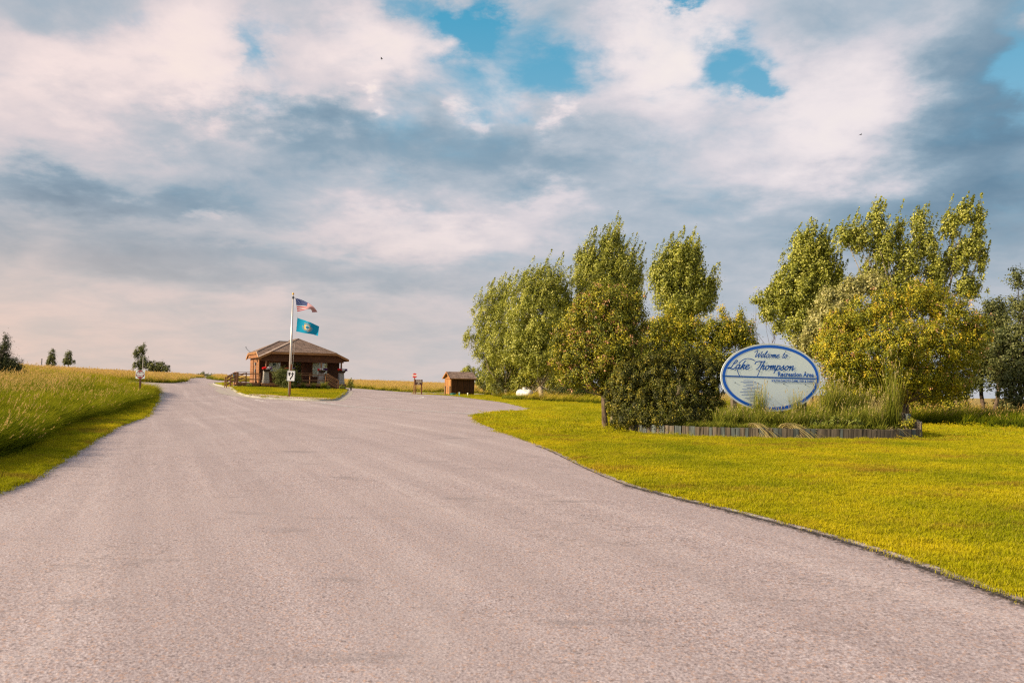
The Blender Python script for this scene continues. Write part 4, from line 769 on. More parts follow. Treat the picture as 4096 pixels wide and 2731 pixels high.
# ------------------------------------------------------------------ the visitor booth
BR = math.radians(26.5); BX, BY = -24.15, 77.0; BZ = Z(BX + 2, BY + 1) + .10
booth = thing('visitor_booth', 'brown wood-sided visitor booth with hipped shingle roof and porch on the kerbed island', 'building', (BX, BY, BZ), BR); booth.scale = (.935, 1, 1)
def plank(name, x0, x1, y0, y1, z0, z1, m, parent=booth, bev=0): return MB().box(x0, x1, y0, y1, z0, z1).build(name, m, parent)
def lapped(x0, x1, z0, z1, y, step=.15, axis='x', hole=None):
    "lap siding as stepped boards; y is the wall plane"
    b = MB(); z = z0
    while z < z1 - .01:
        zt = min(z + step, z1); segs = [(x0, x1)]
        for (hx0, hx1, hz0, hz1) in (hole or []):
            if z + .01 < hz1 and zt - .01 > hz0: segs = [q for s in segs for q in ((s[0], min(s[1], hx0)), (max(s[0], hx1), s[1])) if q[1] - q[0] > .01]
        for a, c in segs:
            if axis == 'x': b.add([(a, y - .03, z), (c, y - .03, z), (c, y - .006, zt), (a, y - .006, zt), (a, y + .02, z), (c, y + .02, z), (c, y + .02, zt), (a, y + .02, zt)], [(0, 1, 2, 3), (4, 0, 3, 7), (1, 5, 6, 2), (0, 4, 5, 1), (3, 2, 6, 7)])
            else: b.add([(y - .03, c, z), (y - .03, a, z), (y - .006, a, zt), (y - .006, c, zt), (y + .02, c, z), (y + .02, a, z), (y + .02, a, zt), (y + .02, c, zt)], [(0, 1, 2, 3), (4, 0, 3, 7), (1, 5, 6, 2), (0, 4, 5, 1), (3, 2, 6, 7)])
        z = zt
    return b
DZ = .5          # porch floor
holes = [(.95, 2.15, 1.62, 2.52), (3.25, 4.35, DZ, 2.66), (5.55, 7.15, 1.20, 2.58)]
fw = plank('wall', .0, 8.5, 1.42, 7.1, DZ - .1, 2.94, M['siding'])
props(lapped(-.01, 8.5, DZ, 3.0, 1.41, hole=holes).build('siding', M['siding'], fw), kind='stuff', label='dark horizontal boards of the shaded porch wall')
props(lapped(1.40, 7.1, .12, 2.95, -.005, axis='y').build('siding', M['sidingy'], fw), kind='stuff', label='sunlit horizontal boards of the left end wall')
plank('corner_board', -.05, .06, 1.30, 1.42, .1, 2.95, M['fascia'])
# windows and door
def window(nm, x0, x1, z0, z1, lab, back):
    f = MB(); t = .09
    for a in ((x0 - t, x1 + t, z1, z1 + t), (x0 - t, x1 + t, z0 - t, z0), (x0 - t, x0, z0, z1), (x1, x1 + t, z0, z1)): f.box(a[0], a[1], 1.33, 1.41, a[2], a[3])
    w = props(f.build(nm, M['beamwood'], booth), lab); MB().box(x0, x1, 1.385, 1.41, z0, z1).build('blind', back, w); MB().box(x0, x1, 1.352, 1.36, z0, z1).build('pane', M['glass'], w); return w
w1 = window('window', .95, 2.15, 1.62, 2.52, 'left porch window covered by white sheets', M['paper'])
MB().box(1.38, 1.68, 1.378, 1.384, 2.22, 2.46).build('notice', M['sealblue'], w1)
for q in (1.40, 1.58): MB().box(q, q + .10, 1.378, 1.384, 1.92, 2.10).build('notice', M['grey'], w1)
MB().box(.98, 2.12, 1.33, 1.34, 1.66, 1.69).build('sash', M['grey'], w1)
w2 = window('window', 5.55, 7.15, 1.20, 2.58, 'wide right porch window with pale blind', M['blind']); MB().box(6.55, 7.0, 1.372, 1.38, 1.26, 1.36).build('notice', M['cyan'], w2)
door = MB().box(3.16, 3.25, 1.32, 1.41, DZ, 2.75).box(4.35, 4.44, 1.32, 1.41, DZ, 2.75).box(3.25, 4.35, 1.32, 1.41, 2.66, 2.75).build('door', M['beamwood'], booth)
MB().box(3.25, 4.35, 1.385, 1.41, DZ + .05, 2.66).build('screen', M['void'], door); MB().box(3.25, 4.35, 1.35, 1.357, DZ + .05, 2.66).build('pane', M['glass'], door); MB().box(3.30, 3.34, 1.29, 1.335, 1.45, 1.6).build('handle', M['steel'], door)
plank('trim_board', 4.46, 4.58, 1.34, 1.39, DZ, 2.9, M['beamwood'])
# front beam and gable
beam = plank('porch_beam', -.02, 8.55, -.02, .12, 2.62, 3.0, M['beamwood'])
b = MB(); b.cm = 0
for z in (2.62, 2.80, 2.98): b.add([(-.02, -.055, z), (8.55, -.055, z), (8.55, -.03, z + .17), (-.02, -.03, z + .17), (-.02, -.02, z), (8.55, -.02, z), (8.55, -.02, z + .17), (-.02, -.02, z + .17)], [(0, 1, 2, 3), (0, 4, 5, 1), (3, 2, 6, 7), (4, 0, 3, 7), (1, 5, 6, 2)])
for i, z in enumerate((3.16, 3.33)):
    o = .45 + i * .4; b.add([(o - .2, -.055, z), (8.5 - o + .2, -.055, z), (8.5 - o - .1, -.03, z + .17), (o + .1, -.03, z + .17), (o, -.0, z), (8.5 - o, 0, z), (8.5 - o, 0, z + .17), (o, 0, z + .17)], [(0, 1, 2, 3), (0, 4, 5, 1), (3, 2, 6, 7)])
props(b.build('siding', M['beamwood'], beam), kind='stuff')
MB().prism([(.0, 2.97), (8.5, 2.97), (7.6, 3.46), (.9, 3.46)], .0, .05).build('gable_wall', M['beamwood'], booth)
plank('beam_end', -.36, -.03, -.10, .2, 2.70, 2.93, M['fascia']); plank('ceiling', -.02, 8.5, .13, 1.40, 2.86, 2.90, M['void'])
side = plank('porch_beam', 8.40, 8.52, .13, 1.4, 2.62, 2.95, M['beamwood'])
# roof
S_ = .4375; xe, ye, c_ = -.4, -.5, 1.257; z0 = 2.98
def zr(pl, x, y):
    return {'AL': z0 + S_ * (x - xe), 'AR': z0 + S_ * (8.95 - x), 'AF': z0 + .55 + S_ * (y - ye), 'BF': z0 + S_ * (y - ye), 'BL': z0 + .55 + S_ * (x - xe), 'BR': z0 + S_ * (7.5 - y)}[pl]
xm = (xe + 8.95) / 2; hy = ye + (xm - xe) - c_
PL = {'AL': [(xe, ye), (xe + c_, ye), (xm, hy), (xm, 7.5), (xe, 7.5), (3.6, 3.5)], 'AR': [(8.95 - c_, ye), (8.95, ye), (8.95, 7.5), (xm, 7.5), (xm, hy)], 'AF': [(xe + c_, ye), (8.95 - c_, ye), (xm, hy)],
      'BF': [(xe, ye), (3.6, 3.5), (2.343, 3.5), (xe, ye + c_)], 'BL': [(xe, ye + c_), (2.343, 3.5), (xe, 7.5 - c_)], 'BR': [(xe, 7.5 - c_), (2.343, 3.5), (3.6, 3.5), (xe, 7.5)]}
roofd = MB()
for k, p in PL.items():
    top = [(x, y, zr(k, x, y) - .01) for x, y in p]; bot = [(x, y, z - .10) for x, y, z in top]
    roofd.hexa(bot, top)
roof = roofd.build('roof', M['fascia'], booth)
def clip_band(poly, f, lo, hi):
    def cut(P, g):
        out = []
        for i in range(len(P)):
            a, b = P[i], P[(i + 1) % len(P)]; ga, gb = g(a), g(b)
            if ga >= 0: out.append(a)
            if ga * gb < 0: t = ga / (ga - gb); out.append((a[0] + (b[0] - a[0]) * t, a[1] + (b[1] - a[1]) * t))
        return out
    P = cut(poly, lambda p: f(p) - lo); return cut(P, lambda p: hi - f(p)) if len(P) > 2 else []
def shingles(polys, zfun, step, parent, thick=.022, piece=.45, seed=3):
    "courses of shingles, each course cut into tabs; every tab has its own tone and is thicker at its lower edge"
    r = np.random.default_rng(seed); V = []; Fc = []; vv = []
    for k, p in polys.items():
        zs = [zfun(k, *q) for q in p]; lo, hi = min(zs), max(zs); z = lo; gx = zfun(k, 1, 0) - zfun(k, 0, 0); along_y = abs(gx) > 1e-6
        while z < hi - .01:
            if k in ('AL', 'BF') and p == PL.get(k): band = None
            P = clip_band(p, lambda q: zfun(k, *q), z, min(z + step, hi))
            if len(P) > 2:
                ax = [q[1] if along_y else q[0] for q in P]; a = min(ax) - r.random() * piece; 
                while a < max(ax):
                    w = piece * r.uniform(.7, 1.5); Q = clip_band(P, (lambda q: q[1]) if along_y else (lambda q: q[0]), a, a + w); a += w
                    if len(Q) < 3: continue
                    i0 = len(V); th = thick * r.uniform(.75, 1.3)
                    for q in Q: zz = zfun(k, *q); V.append((q[0], q[1], zz + .004 + th * (1 - (zz - z) / step)))
                    for q in Q: V.append((q[0], q[1], zfun(k, *q) - .004))
                    n = len(Q); Fc.append(tuple(range(i0, i0 + n))); vv.append(r.random())
                    for i in range(n): Fc.append((i0 + i, i0 + n + i, i0 + n + (i + 1) % n, i0 + (i + 1) % n)); vv.append(.0)
            z += step
    me = bpy.data.meshes.new('shingles'); me.from_pydata(V, [], Fc); me.materials.append(M['shingle']); me.attributes.new('v', 'FLOAT', 'FACE').data.foreach_set('value', vv)
    bm = bmesh.new(); bm.from_mesh(me); bmesh.ops.recalc_face_normals(bm, faces=bm.faces); bm.to_mesh(me); bm.free()
    return props(put('shingles', me, parent), kind='stuff')
# keep the two meeting slopes from crossing: AL holds the ground right of the valley, BF left of it
shingles(PL, zr, .062, roof)
def edge(nm, a, b, w, h, m, parent=roof, up=(0, 0, 1)): return MB().bar(a, b, w, h, up).build(nm, m, parent)
e = lambda k, x, y, d=0: (x, y, zr(k, x, y) + d)
FH = .20
def fascia(a, b, k): return edge('fascia', e(k, *a, -.10), e(k, *b, -.10), .045, FH, M['fascia'])
fascia((xe + c_ - .02, ye - .03), (8.95 - c_ + .02, ye - .03), 'AF'); fascia((xe - .02, ye - .03), (xe + c_, ye - .03), 'AL'); fascia((8.95 - c_, ye - .03), (8.97, ye - .03), 'AR')
fascia((xe - .03, ye + c_), (xe - .03, 7.5 - c_), 'BL'); fascia((xe - .03, ye), (xe - .03, ye + c_), 'BF'); fascia((xe - .03, 7.5 - c_), (xe - .03, 7.52), 'BR'); fascia((xe, ye + .03), (xe - .3, ye + .03), 'AL')
fascia((8.98, ye), (8.98, 7.5), 'AR')
for a, b, k in (((xe + c_, ye), (xm, hy), 'AF'), ((8.95 - c_, ye), (xm, hy), 'AF'), ((xe, ye + c_), (2.343, 3.5), 'BL')): edge('hip_cap', e(k, *a, .03), e(k, *b, .03), .16, .03, M['shingle'])
edge('ridge_cap', e('AL', xm, hy, .03), e('AL', xm, 7.5, .03), .16, .03, M['shingle']); edge('ridge_cap', (2.343, 3.5, z0 + S_ * 4 + .03), (3.6, 3.5, z0 + S_ * 4 + .03), .16, .03, M['shingle'])
edge('valley_flashing', e('AL', xe, ye, .035), e('AL', 3.6, 3.5, .035), .13, .02, M['flashing']); edge('drip_edge', e('BF', xe - .05, ye, .02), e('BF', xe - .05, ye + c_, .02), .03, .03, M['flashing'])
MB().add([(xe + .06, -.02, 2.95), (xe + .06, 7.1, 2.95), (xe + .06, 7.5 - c_ - .2, 3.42), (xe + .06, ye + c_ + .2, 3.42), (.0, -.02, 2.95), (.0, 7.1, 2.95), (.0, 7.5 - c_ - .2, 3.42), (.0, ye + c_ + .2, 3.42)], [(0, 1, 2, 3), (4, 5, 6, 7), (0, 3, 7, 4), (1, 2, 6, 5), (3, 2, 6, 7)]).build('gable_wall', M['sidingy'], booth)
MB().box(-.06, -.01, 2.2, 2.5, 2.55, 2.85).build('vent', M['void'], booth)
a0 = MB(); a0.tube([(-.40, 4.7, 3.55), (-.62, 4.8, 3.72), (-.85, 4.9, 3.98), (-.88, 4.9, 4.12)], [.02, .02, .025, .05], 6); a0.build('antenna', M['dark'], booth)
mt = MB(); mt.box(-.16, -.01, 3.2, 3.45, 1.5, 1.85).build('meter', M['grey'], booth); MB().box(-.18, -.01, 3.1, 3.4, 2.25, 2.5).build('meter', M['grey'], booth); MB().tube([(-.08, 3.3, .3), (-.08, 3.3, 2.3)], .035, 6).build('conduit', M['steel'], booth); MB().box(-.12, -.01, 2.6, 2.85, .5, .65).build('junction_box', M['teal'], booth)
MB().tube([(-.06, 4.6, .3), (-.06, 4.6, 2.9)], .03, 6).build('downpipe', M['siding'], booth)
# porch floor, skirting, posts on stone piers
plank('porch_floor', -.05, 8.75, -.55, 1.40, DZ - .09, DZ, M['deckwood']); plank('rim_board', -.05, 8.75, -.60, -.56, DZ - .24, DZ - .01, M['deckwood'])
def lattice(x0, x1, z0, z1, y, axis='x', parent=booth):
    b = MB(); st = .11; n = int((x1 - x0 + z1 - z0) / st) + 1
    for i in range(-1, n):
        for sgn in (1, -1):
            a = x0 + i * st - (z1 - z0 if sgn > 0 else 0); p0, p1 = (a, z0), (a + (z1 - z0), z1)
            if sgn < 0: p0, p1 = (a, z1), (a + (z1 - z0), z0)
            def cl(p, q):
                (xa, za), (xb, zb) = p, q
                if xa > x1 or xb < x0: return None
                if xa < x0: t = (x0 - xa) / (xb - xa); xa, za = x0, za + (zb - za) * t
                if xb > x1: t = (x1 - xa) / (xb - xa); xb, zb = x1, za + (zb - za) * t
                return (xa, za), (xb, zb)
            r_ = cl(p0, p1)
            if r_ and r_[1][0] - r_[0][0] > .02:
                (xa, za), (xb, zb) = r_; yy = y + (.006 if sgn > 0 else -.006)
                b.bar((xa, yy, za), (xb, yy, zb), .008, .03, (0, 0, 1)) if axis == 'x' else b.bar((yy, xa, za), (yy, xb, zb), .008, .03, (0, 0, 1))
    return props(b.build('lattice', M['lattice'], parent), kind='stuff')
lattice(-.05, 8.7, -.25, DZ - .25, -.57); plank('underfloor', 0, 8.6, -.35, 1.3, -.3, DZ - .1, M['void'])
def pier(x, y=-.12, zt=1.62, zb=.38):
    core = MB(); h = zt - zb
    core.hexa([(x - .33, y - .33, zb), (x + .33, y - .33, zb), (x + .33, y + .33, zb), (x - .33, y + .33, zb)], [(x - .23, y - .23, zt), (x + .23, y - .23, zt), (x + .23, y + .23, zt), (x - .23, y + .23, zt)])
    pr = core.build('stone_pier', M['mortar'], booth); r = random.Random(int(x * 10)); z = zb + .01; row = 0
    while z < zt - .05:
        hh = min(r.uniform(.19, .28), zt - z); hw = .33 - .10 * (z + hh / 2 - zb) / h; tw = .33 - .10 * (z + hh - zb) / h; bw = .33 - .10 * (z - zb) / h
        for face in range(2):        # front and left faces carry stones seen from the road
            n = r.choice((2, 2, 3)); cuts = sorted([0, 1] + [(i + r.uniform(-.25, .25)) / n for i in range(1, n)])
            for i in range(n):
                g = .018; u0, u1 = cuts[i], cuts[i + 1]
                def pt(u, zz, out):
                    k = .33 - .10 * (zz - zb) / h
                    s = (-k + 2 * k * u); return (x + s, y - k - out, zz) if face == 0 else (x - k - out, y - s, zz)
                zb_, zt_ = z + g, z + hh - g; m_ = .035 * r.uniform(.6, 1.3); j = lambda: r.uniform(-.02, .02)
                q = [(u0 + .04, zb_ + j()), (u1 - .04, zb_ + j()), (u1 - .035, (zb_ + zt_) / 2 + j()), (u1 - .05, zt_ + j()), (u0 + .05, zt_ + j()), (u0 + .035, (zb_ + zt_) / 2 + j())]
                cx = sum(a for a, _ in q) / 6; cz = sum(b for _, b in q) / 6; inn = [(cx + (a - cx) * .78, cz + (b - cz) * .78) for a, b in q]
                mb = MB(); mb.add([pt(a, b, -.01) for a, b in q] + [pt(a, b, m_ * .7) for a, b in q] + [pt(a, b, m_) for a, b in inn], [tuple(range(12, 18))] + [(i_, (i_ + 1) % 6, 6 + (i_ + 1) % 6, 6 + i_) for i_ in range(6)] + [(6 + i_, 6 + (i_ + 1) % 6, 12 + (i_ + 1) % 6, 12 + i_) for i_ in range(6)])
                mb.build('stone', M['stone'], pr)
        z += hh
    MB().box(x - .26, x + .26, y - .26, y + .26, zt + .002, zt + .05).build('cap', M['mortar'], pr)
PX = [.45, 2.78, 6.15, 8.30]
for x in PX:
    pier(x); MB().box(x - .075, x + .075, -.11, .04, 1.67, 2.62).build('post', M['postwood'], booth)
# flower boxes with petunias: separate things resting on the piers
ca, sa = math.cos(BR), math.sin(BR)
def bw(x, y, z):
    x *= .935; return (BX + x * ca - y * sa, BY + x * sa + y * ca, BZ + z)
for (x, lab, mixc) in zip(PX, ('flower box of red and white petunias on the leftmost stone pier', 'flower box of red and white petunias partly behind the keep-right sign', 'flower box of purple and white petunias in front of the wide window', 'flower box of small red and white flowers on the rightmost stone pier'),
                          ((.5, .75, 1), (.5, .8, 1), (.2, .6, 1), (.45, .8, 1))):
    fb = thing('flower_box', lab, 'flower box', bw(x, -.42, 1.62), BR, 'flower boxes on the porch piers')
    MB().hexa([(-.26, -.12, 0), (.26, -.12, 0), (.26, .14, 0), (-.26, .14, 0)], [(-.34, -.16, .2), (.34, -.16, .2), (.34, .16, .2), (-.34, .16, .2)]).build('box', M['planter'], fb)
    n = 420; C = np.c_[rng.uniform(-.38, .38, n), rng.uniform(-.22, .18, n), .18 + np.abs(rng.normal(size=n)) * .06]; leaves('leaves', C, .07, M['fresh'], fb, aspect=.7)
    n = 150; C = np.c_[rng.uniform(-.44, .46, n), rng.uniform(-.26, .14, n), .22 + rng.random(n) * .17]; sel = C[:, 0] / .9 + .5 + rng.normal(size=n) * .10
    for nm, k in (('red', sel < mixc[0]), ('white', (sel >= mixc[0]) & (sel < mixc[1])), ('purple', sel >= mixc[1])):
        if k.any(): props(leaves('petals', np.repeat(C[k], 3, 0) + rng.normal(size=(k.sum() * 3, 3)) * .02, .105, M['petal_' + nm], fb, aspect=1.0), nm + ' petals', kind='stuff')
# left deck with rails, steps
DK = M['deckwood']
plank('deck', -2.35, -.06, .0, 2.6, DZ - .06, DZ, DK); plank('rim_board', -2.37, -.08, -.05, -.005, DZ - .24, DZ - .005, DK); plank('rim_board', -2.41, -2.36, -.05, 2.6, DZ - .24, DZ - .005, DK)
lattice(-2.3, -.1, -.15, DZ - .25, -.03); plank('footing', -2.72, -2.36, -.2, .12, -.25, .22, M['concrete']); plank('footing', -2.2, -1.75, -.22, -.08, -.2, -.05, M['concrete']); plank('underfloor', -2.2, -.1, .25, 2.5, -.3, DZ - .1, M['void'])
def rail(pts, name='railing', posts=True, nr=3, H=1.0, zoff=.0):
    "posts and rails along pts (x, y, z of the floor)"
    r0 = MB(); root = None
    for i, p in enumerate(pts):
        q = MB().box(p[0] - .045, p[0] + .045, p[1] - .045, p[1] + .045, p[2] - .22, p[2] + H - .02)
        if root is None: root = q.build(name, DK, booth)
        else: q.build('post', DK, root)
    for a, b in zip(pts[:-1], pts[1:]):
        MB().bar((a[0], a[1], a[2] + H), (b[0], b[1], b[2] + H), .14, .04).build('top_rail', DK, root)
        for k in range(1, nr + 1):
            hgt = H * (k - .35) / nr if nr > 1 else H * .5
            d = Vector((b[0] - a[0], b[1] - a[1], 0)); s = Vector((-d.y, d.x, 0)).normalized() * .055
            MB().bar((a[0] - s.x, a[1] - s.y, a[2] + hgt), (b[0] - s.x, b[1] - s.y, b[2] + hgt), .035, .09).build('rail', DK, root)
    return root
rail([(-2.28, .02, DZ), (-.12, .02, DZ)], nr=2)
rail([(-2.34, .0, DZ), (-2.36, 1.35, DZ)], nr=2); rail([(-2.42, .05, DZ), (-2.95, .12, DZ - .2), (-3.35, .2, -.02)], nr=3); rail([(-2.42, 1.35, DZ), (-3.35, 1.45, -.02)], nr=3)
rail([(-1.1, 2.55, DZ), (-2.2, 2.6, DZ - .35), (-2.7, 2.6, DZ - .5)], nr=3); rail([(-.15, 2.55, DZ), (-1.1, 2.55, DZ)], nr=2)
for i in range(3): plank('step', -2.72 - .28 * i, -2.42 - .28 * i, .1, 1.4, DZ - .17 * (i + 1) - .05, DZ - .17 * (i + 1), DK)
# front landing with rail and steps down to the right
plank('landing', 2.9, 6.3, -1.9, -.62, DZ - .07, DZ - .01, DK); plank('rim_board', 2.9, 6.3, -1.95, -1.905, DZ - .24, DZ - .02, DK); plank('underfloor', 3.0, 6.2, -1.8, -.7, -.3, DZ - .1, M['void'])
rail([(3.0, -1.86, DZ), (4.55, -1.86, DZ), (6.2, -1.86, DZ)], nr=2); rail([(6.42, -1.86, DZ), (7.55, -1.86, DZ - .62)], nr=3); rail([(6.42, -.75, DZ), (7.55, -.75, DZ - .62)], nr=3); rail([(2.9, -1.86, DZ), (1.9, -1.86, DZ - .45)], nr=2)
for i in range(3): plank('step', 6.32 + .3 * i, 6.62 + .3 * i, -1.8, -.8, DZ - .16 * (i + 1) - .05, DZ - .16 * (i + 1), DK)
for i in range(3): plank('step', 2.6 - .3 * i, 2.88 - .3 * i, -1.8, -.8, DZ - .16 * (i + 1) - .05, DZ - .16 * (i + 1), DK)
MB().tube([(-2.2, 3.3, DZ - .4), (-2.2, 3.3, 1.3)], .025, 6).build('marker_stem', M['steel'], booth); MB().box(-2.32, -2.1, 3.28, 3.32, 1.05, 1.3).build('marker_plate', M['cyan'], booth)
# planting round the booth
def bl(x, y): p = bw(x, y, 0); return (p[0], p[1], Z(p[0], p[1]) + .13)
twig_bush('mugo_pine', 'big round mugo pine bush in front of the porch steps', 0, 0, 1.5, 2.05, 34000, .095, 'pineleaf', cat='bush', loc=bl(2.0, -3.2), lobes=9, csize=.22, aspect=.3)
twig_bush('box_bush', 'tiny round light-green bush in front of the left deck', 0, 0, .30, .48, 1300, .05, 'fresh', cat='bush', loc=bl(-1.2, -.8), lobes=5, csize=.1)
for (x, y, r, h, lab, mm) in ((8.1, -1.5, .42, .5, 'low yellow-green bush at the right end of the porch', 'fresh'), (6.2, -2.9, .3, .32, 'low round plant below the porch stairs', 'fresh'), (9.1, -1.2, .5, 1.3, 'tall leafy weed clump at the right corner of the booth', 'cotton')):
    twig_bush('shrub', lab, 0, 0, r, h, 1500, .07, mm, loc=bl(x, y), lobes=5, csize=.13, group='small shrubs round the booth')
og = [tuft('ornamental', 150, .22, .95, .022, (.05, 0), M['grass_bed'], spread=.55, droop=.6, segs=4) for _ in range(2)]
for i, (x, y, s) in enumerate(((3.7, -2.7, .85), (4.75, -2.7, .8), (5.75, -2.8, 1.0))):
    props(put('grass_clump', og[i % 2], loc=bl(x, y), scale=(s * 1.2, s * 1.2, s)), ('green grass clump directly right of the keep-right sign post', 'middle grass clump under the porch rail', 'widest grass clump, at the foot of the porch stairs')[i], 'plant', 'grass clumps under the porch rail')
# ------------------------------------------------------------------ flagpole and flags
FY = 64.0; fx = ray(1157, 1584)[0] * FY; fz = Z(fx, FY) + .12
pole = thing('flagpole', 'tall brushed metal flagpole behind the keep-right sign', 'flagpole', (fx, FY, fz))
tp = Vector(at(1172.5, 1180, FY)) - Vector((fx, FY, fz)); U = tp.normalized(); PLn = tp.length
MB().tube([(0, 0, -.05), U * PLn * .5, U * PLn], [.115, .095, .055], 14).build('shaft', M['alu'], pole, smooth=True)
bs = MB(); 
for i in range(10): q = i / 9; p = U * (PLn * q)
MB().lathe([(.17, 0), (.17, .03), (.12, .06)], 14).build('base_flange', M['steel'], pole)
bl_ = bmesh.new(); bmesh.ops.create_uvsphere(bl_, u_segments=16, v_segments=10, radius=.085); bm_ = bpy.data.meshes.new('ball'); bl_.to_mesh(bm_); bl_.free(); bm_.materials.append(M['gold']); bm_.polygons.foreach_set('use_smooth', [True] * len(bm_.polygons)); put('ball', bm_, pole, tp + Vector((0, 0, .10)))
MB().tube([tp, tp + Vector((0, 0, .04))], .02, 6).build('spindle', M['alu'], pole); MB().tube([tp - U * .22, tp - U * .22 + Vector((.15, -.02, .02))], .03, 6).tube([tp - U * .30, tp - U * .12], .075, 10).build('truck', M['dark'], pole)
O_ = Vector((fx, FY, fz)); A_ = lambda x, y, dy=0: Vector(at(1140 + x / 7.84, 1160 + y / 7.84, FY - .1 + dy)) - O_
MB().tube([A_(300, 215), A_(325, 255), A_(385, 680), A_(385, 865), A_(350, 1300), A_(330, 1420), A_(250, 2300), A_(130, 3100)], .008, 4, False).build('halyard', M['rope'], pole)
def surf(TOPL, BOTL, amp, waves, ph):
    "flag surface from its top and bottom edge (points of the photograph) with folds in depth"
    def ev(L, u): u = np.clip(u, 0, 1) * (len(L) - 1); i = int(min(u, len(L) - 2)); t = u - i; g = lambda k: np.array(L[min(max(k, 0), len(L) - 1)], float); a, b, c, d = g(i - 1) if i else 2 * g(0) - g(1), g(i), g(i + 1), g(i + 2) if i + 2 < len(L) else 2 * g(len(L) - 1) - g(len(L) - 2); return .5 * (2 * b + (c - a) * t + (2 * a - 5 * b + 4 * c - d) * t * t + (3 * b - a - 3 * c + d) * t ** 3)
    def f(u, v, off=0.0):
        a, b = ev(TOPL, u), ev(BOTL, u); p = a + (b - a) * v; dy = amp * u * math.sin(waves * math.pi * u + ph + v * 1.3) + off
        return A_(p[0], p[1], dy) + O_
    return f
def flagmesh(f, nu, nv, colour, mats, th=.004):
    V = []; Fc = []; mi = []
    for s in (-th, th):
        k = len(V); V += [f(i / nu, j / nv, s) for j in range(nv + 1) for i in range(nu + 1)]
        for j in range(nv):
            for i in range(nu): a = k + j * (nu + 1) + i; Fc.append((a, a + 1, a + nu + 2, a + nu + 1)); mi.append(colour((i + .5) / nu, (j + .5) / nv))
    me = bpy.data.meshes.new('flag'); me.from_pydata([tuple(v) for v in V], [], Fc); [me.materials.append(m) for m in mats]; me.polygons.foreach_set('material_index', mi); me.polygons.foreach_set('use_smooth', [True] * len(Fc)); return me
def onflag(f, name, polys, m, parent, off=.012, spec=None):
    b = MB()
    for s in (-off, off):
        for P in polys: b.add([f(u, v, s) for u, v in P], [tuple(range(len(P)))])
    me = b.mesh(name, m); return put(name, me, parent)
us = surf([(325, 250), (480, 292), (640, 358), (760, 430), (870, 505), (960, 600), (1018, 692)], [(386, 672), (500, 650), (620, 618), (720, 596), (800, 600), (835, 640), (850, 700)], .22, 2.2, .4)
usf = props(put('us_flag', flagmesh(us, 40, 26, lambda u, v: 2 if (u < .42 and v < 7 / 13) else (0 if int(v * 13) % 2 == 0 else 1), [M['flagred'], M['flagwhite'], M['flagblue']])), 'stars and stripes flag flying right from the top of the pole', 'flag')
stars = []
for r in range(9):
    for c in range(6 if r % 2 == 0 else 5):
        cu, cv = .42 * ((c + .5 if r % 2 == 0 else c + 1) / 6), 7 / 13 * (r + .75) / 9.5
        stars.append([(cu + .0135 * (1 if k % 2 == 0 else .45) * math.sin(k * math.pi / 5), cv - .024 * (1 if k % 2 == 0 else .45) * math.cos(k * math.pi / 5)) for k in range(10)])
props(onflag(us, 'stars', stars, M['flagwhite'], usf), kind='stuff')
sd = surf([(386, 866), (480, 905), (600, 942), (700, 985), (790, 1008), (930, 1075), (1072, 1140)], [(346, 1300), (460, 1318), (580, 1345), (700, 1362), (820, 1380), (920, 1402), (1035, 1442)], .16, 2.0, 1.2)
sdf = props(put('state_flag', flagmesh(sd, 30, 16, lambda u, v: 0, [M['skyblue']])), 'sky blue state flag with a sun-ringed seal, below the stars and stripes', 'flag')
cu_, cv_, ru, rv = .50, .50, .155, .255
disc = lambda r0, n=32, jag=0: [(cu_ + ru * r0 * (1 + jag * (k % 2)) * math.cos(2 * math.pi * k / n), cv_ + rv * r0 * (1 + jag * (k % 2)) * math.sin(2 * math.pi * k / n)) for k in range(n)]
onflag(sd, 'sun', [disc(1.0, 48, .12)], M['flaggold'], sdf, .008); onflag(sd, 'seal', [disc(.74)], M['sealwhite'], sdf, .011)
r_ = random.Random(2); sk = [[(cu_ + ru * q * .55 * math.cos(a) - .03, cv_ + rv * q * .5 * math.sin(a)), (cu_ + ru * q * .55 * math.cos(a) + .035, cv_ + rv * q * .5 * math.sin(a) + .01), (cu_ + ru * q * .55 * math.cos(a) + .01, cv_ + rv * q * .5 * math.sin(a) + .045)] for q, a in [(r_.random(), r_.uniform(0, 6.28)) for _ in range(11)]]
props(onflag(sd, 'seal_drawing', sk, M['sealblue'], sdf, .014), kind='stuff')
def arc_text(body, a0, a1, rr, flip=False):
    polys = []; n = len(body)
    for i, ch in enumerate(body):
        if ch == ' ': continue
        a = math.radians(a0 + (a1 - a0) * (i + .5) / n); me = text_mesh('t', ch, .115, M['flaggold'], depth=0)
        c, s = math.cos(a), math.sin(a); up = (c, s) if not flip else (-c, -s); rt = (-s, c) if not flip else (s, -c)
        for p in me.polygons:
            q = []
            for vi in p.vertices:
                co = me.vertices[vi].co; x, y = co.x, co.z; px_, py_ = rr * c + rt[0] * x * -1 + up[0] * y, rr * s + rt[1] * x * -1 + up[1] * y
                q.append((cu_ + px_ * .60 / 1.5 * 1.0, cv_ - py_ * .60))
            polys.append(q)
        bpy.data.meshes.remove(me)
    return polys
tx = arc_text('SOUTH DAKOTA', 140, 40, .56) + arc_text('THE MOUNT RUSHMORE STATE', 165, 375, .56, True)
props(onflag(sd, 'lettering', tx, M['flaggold'], sdf, .013), kind='stuff')
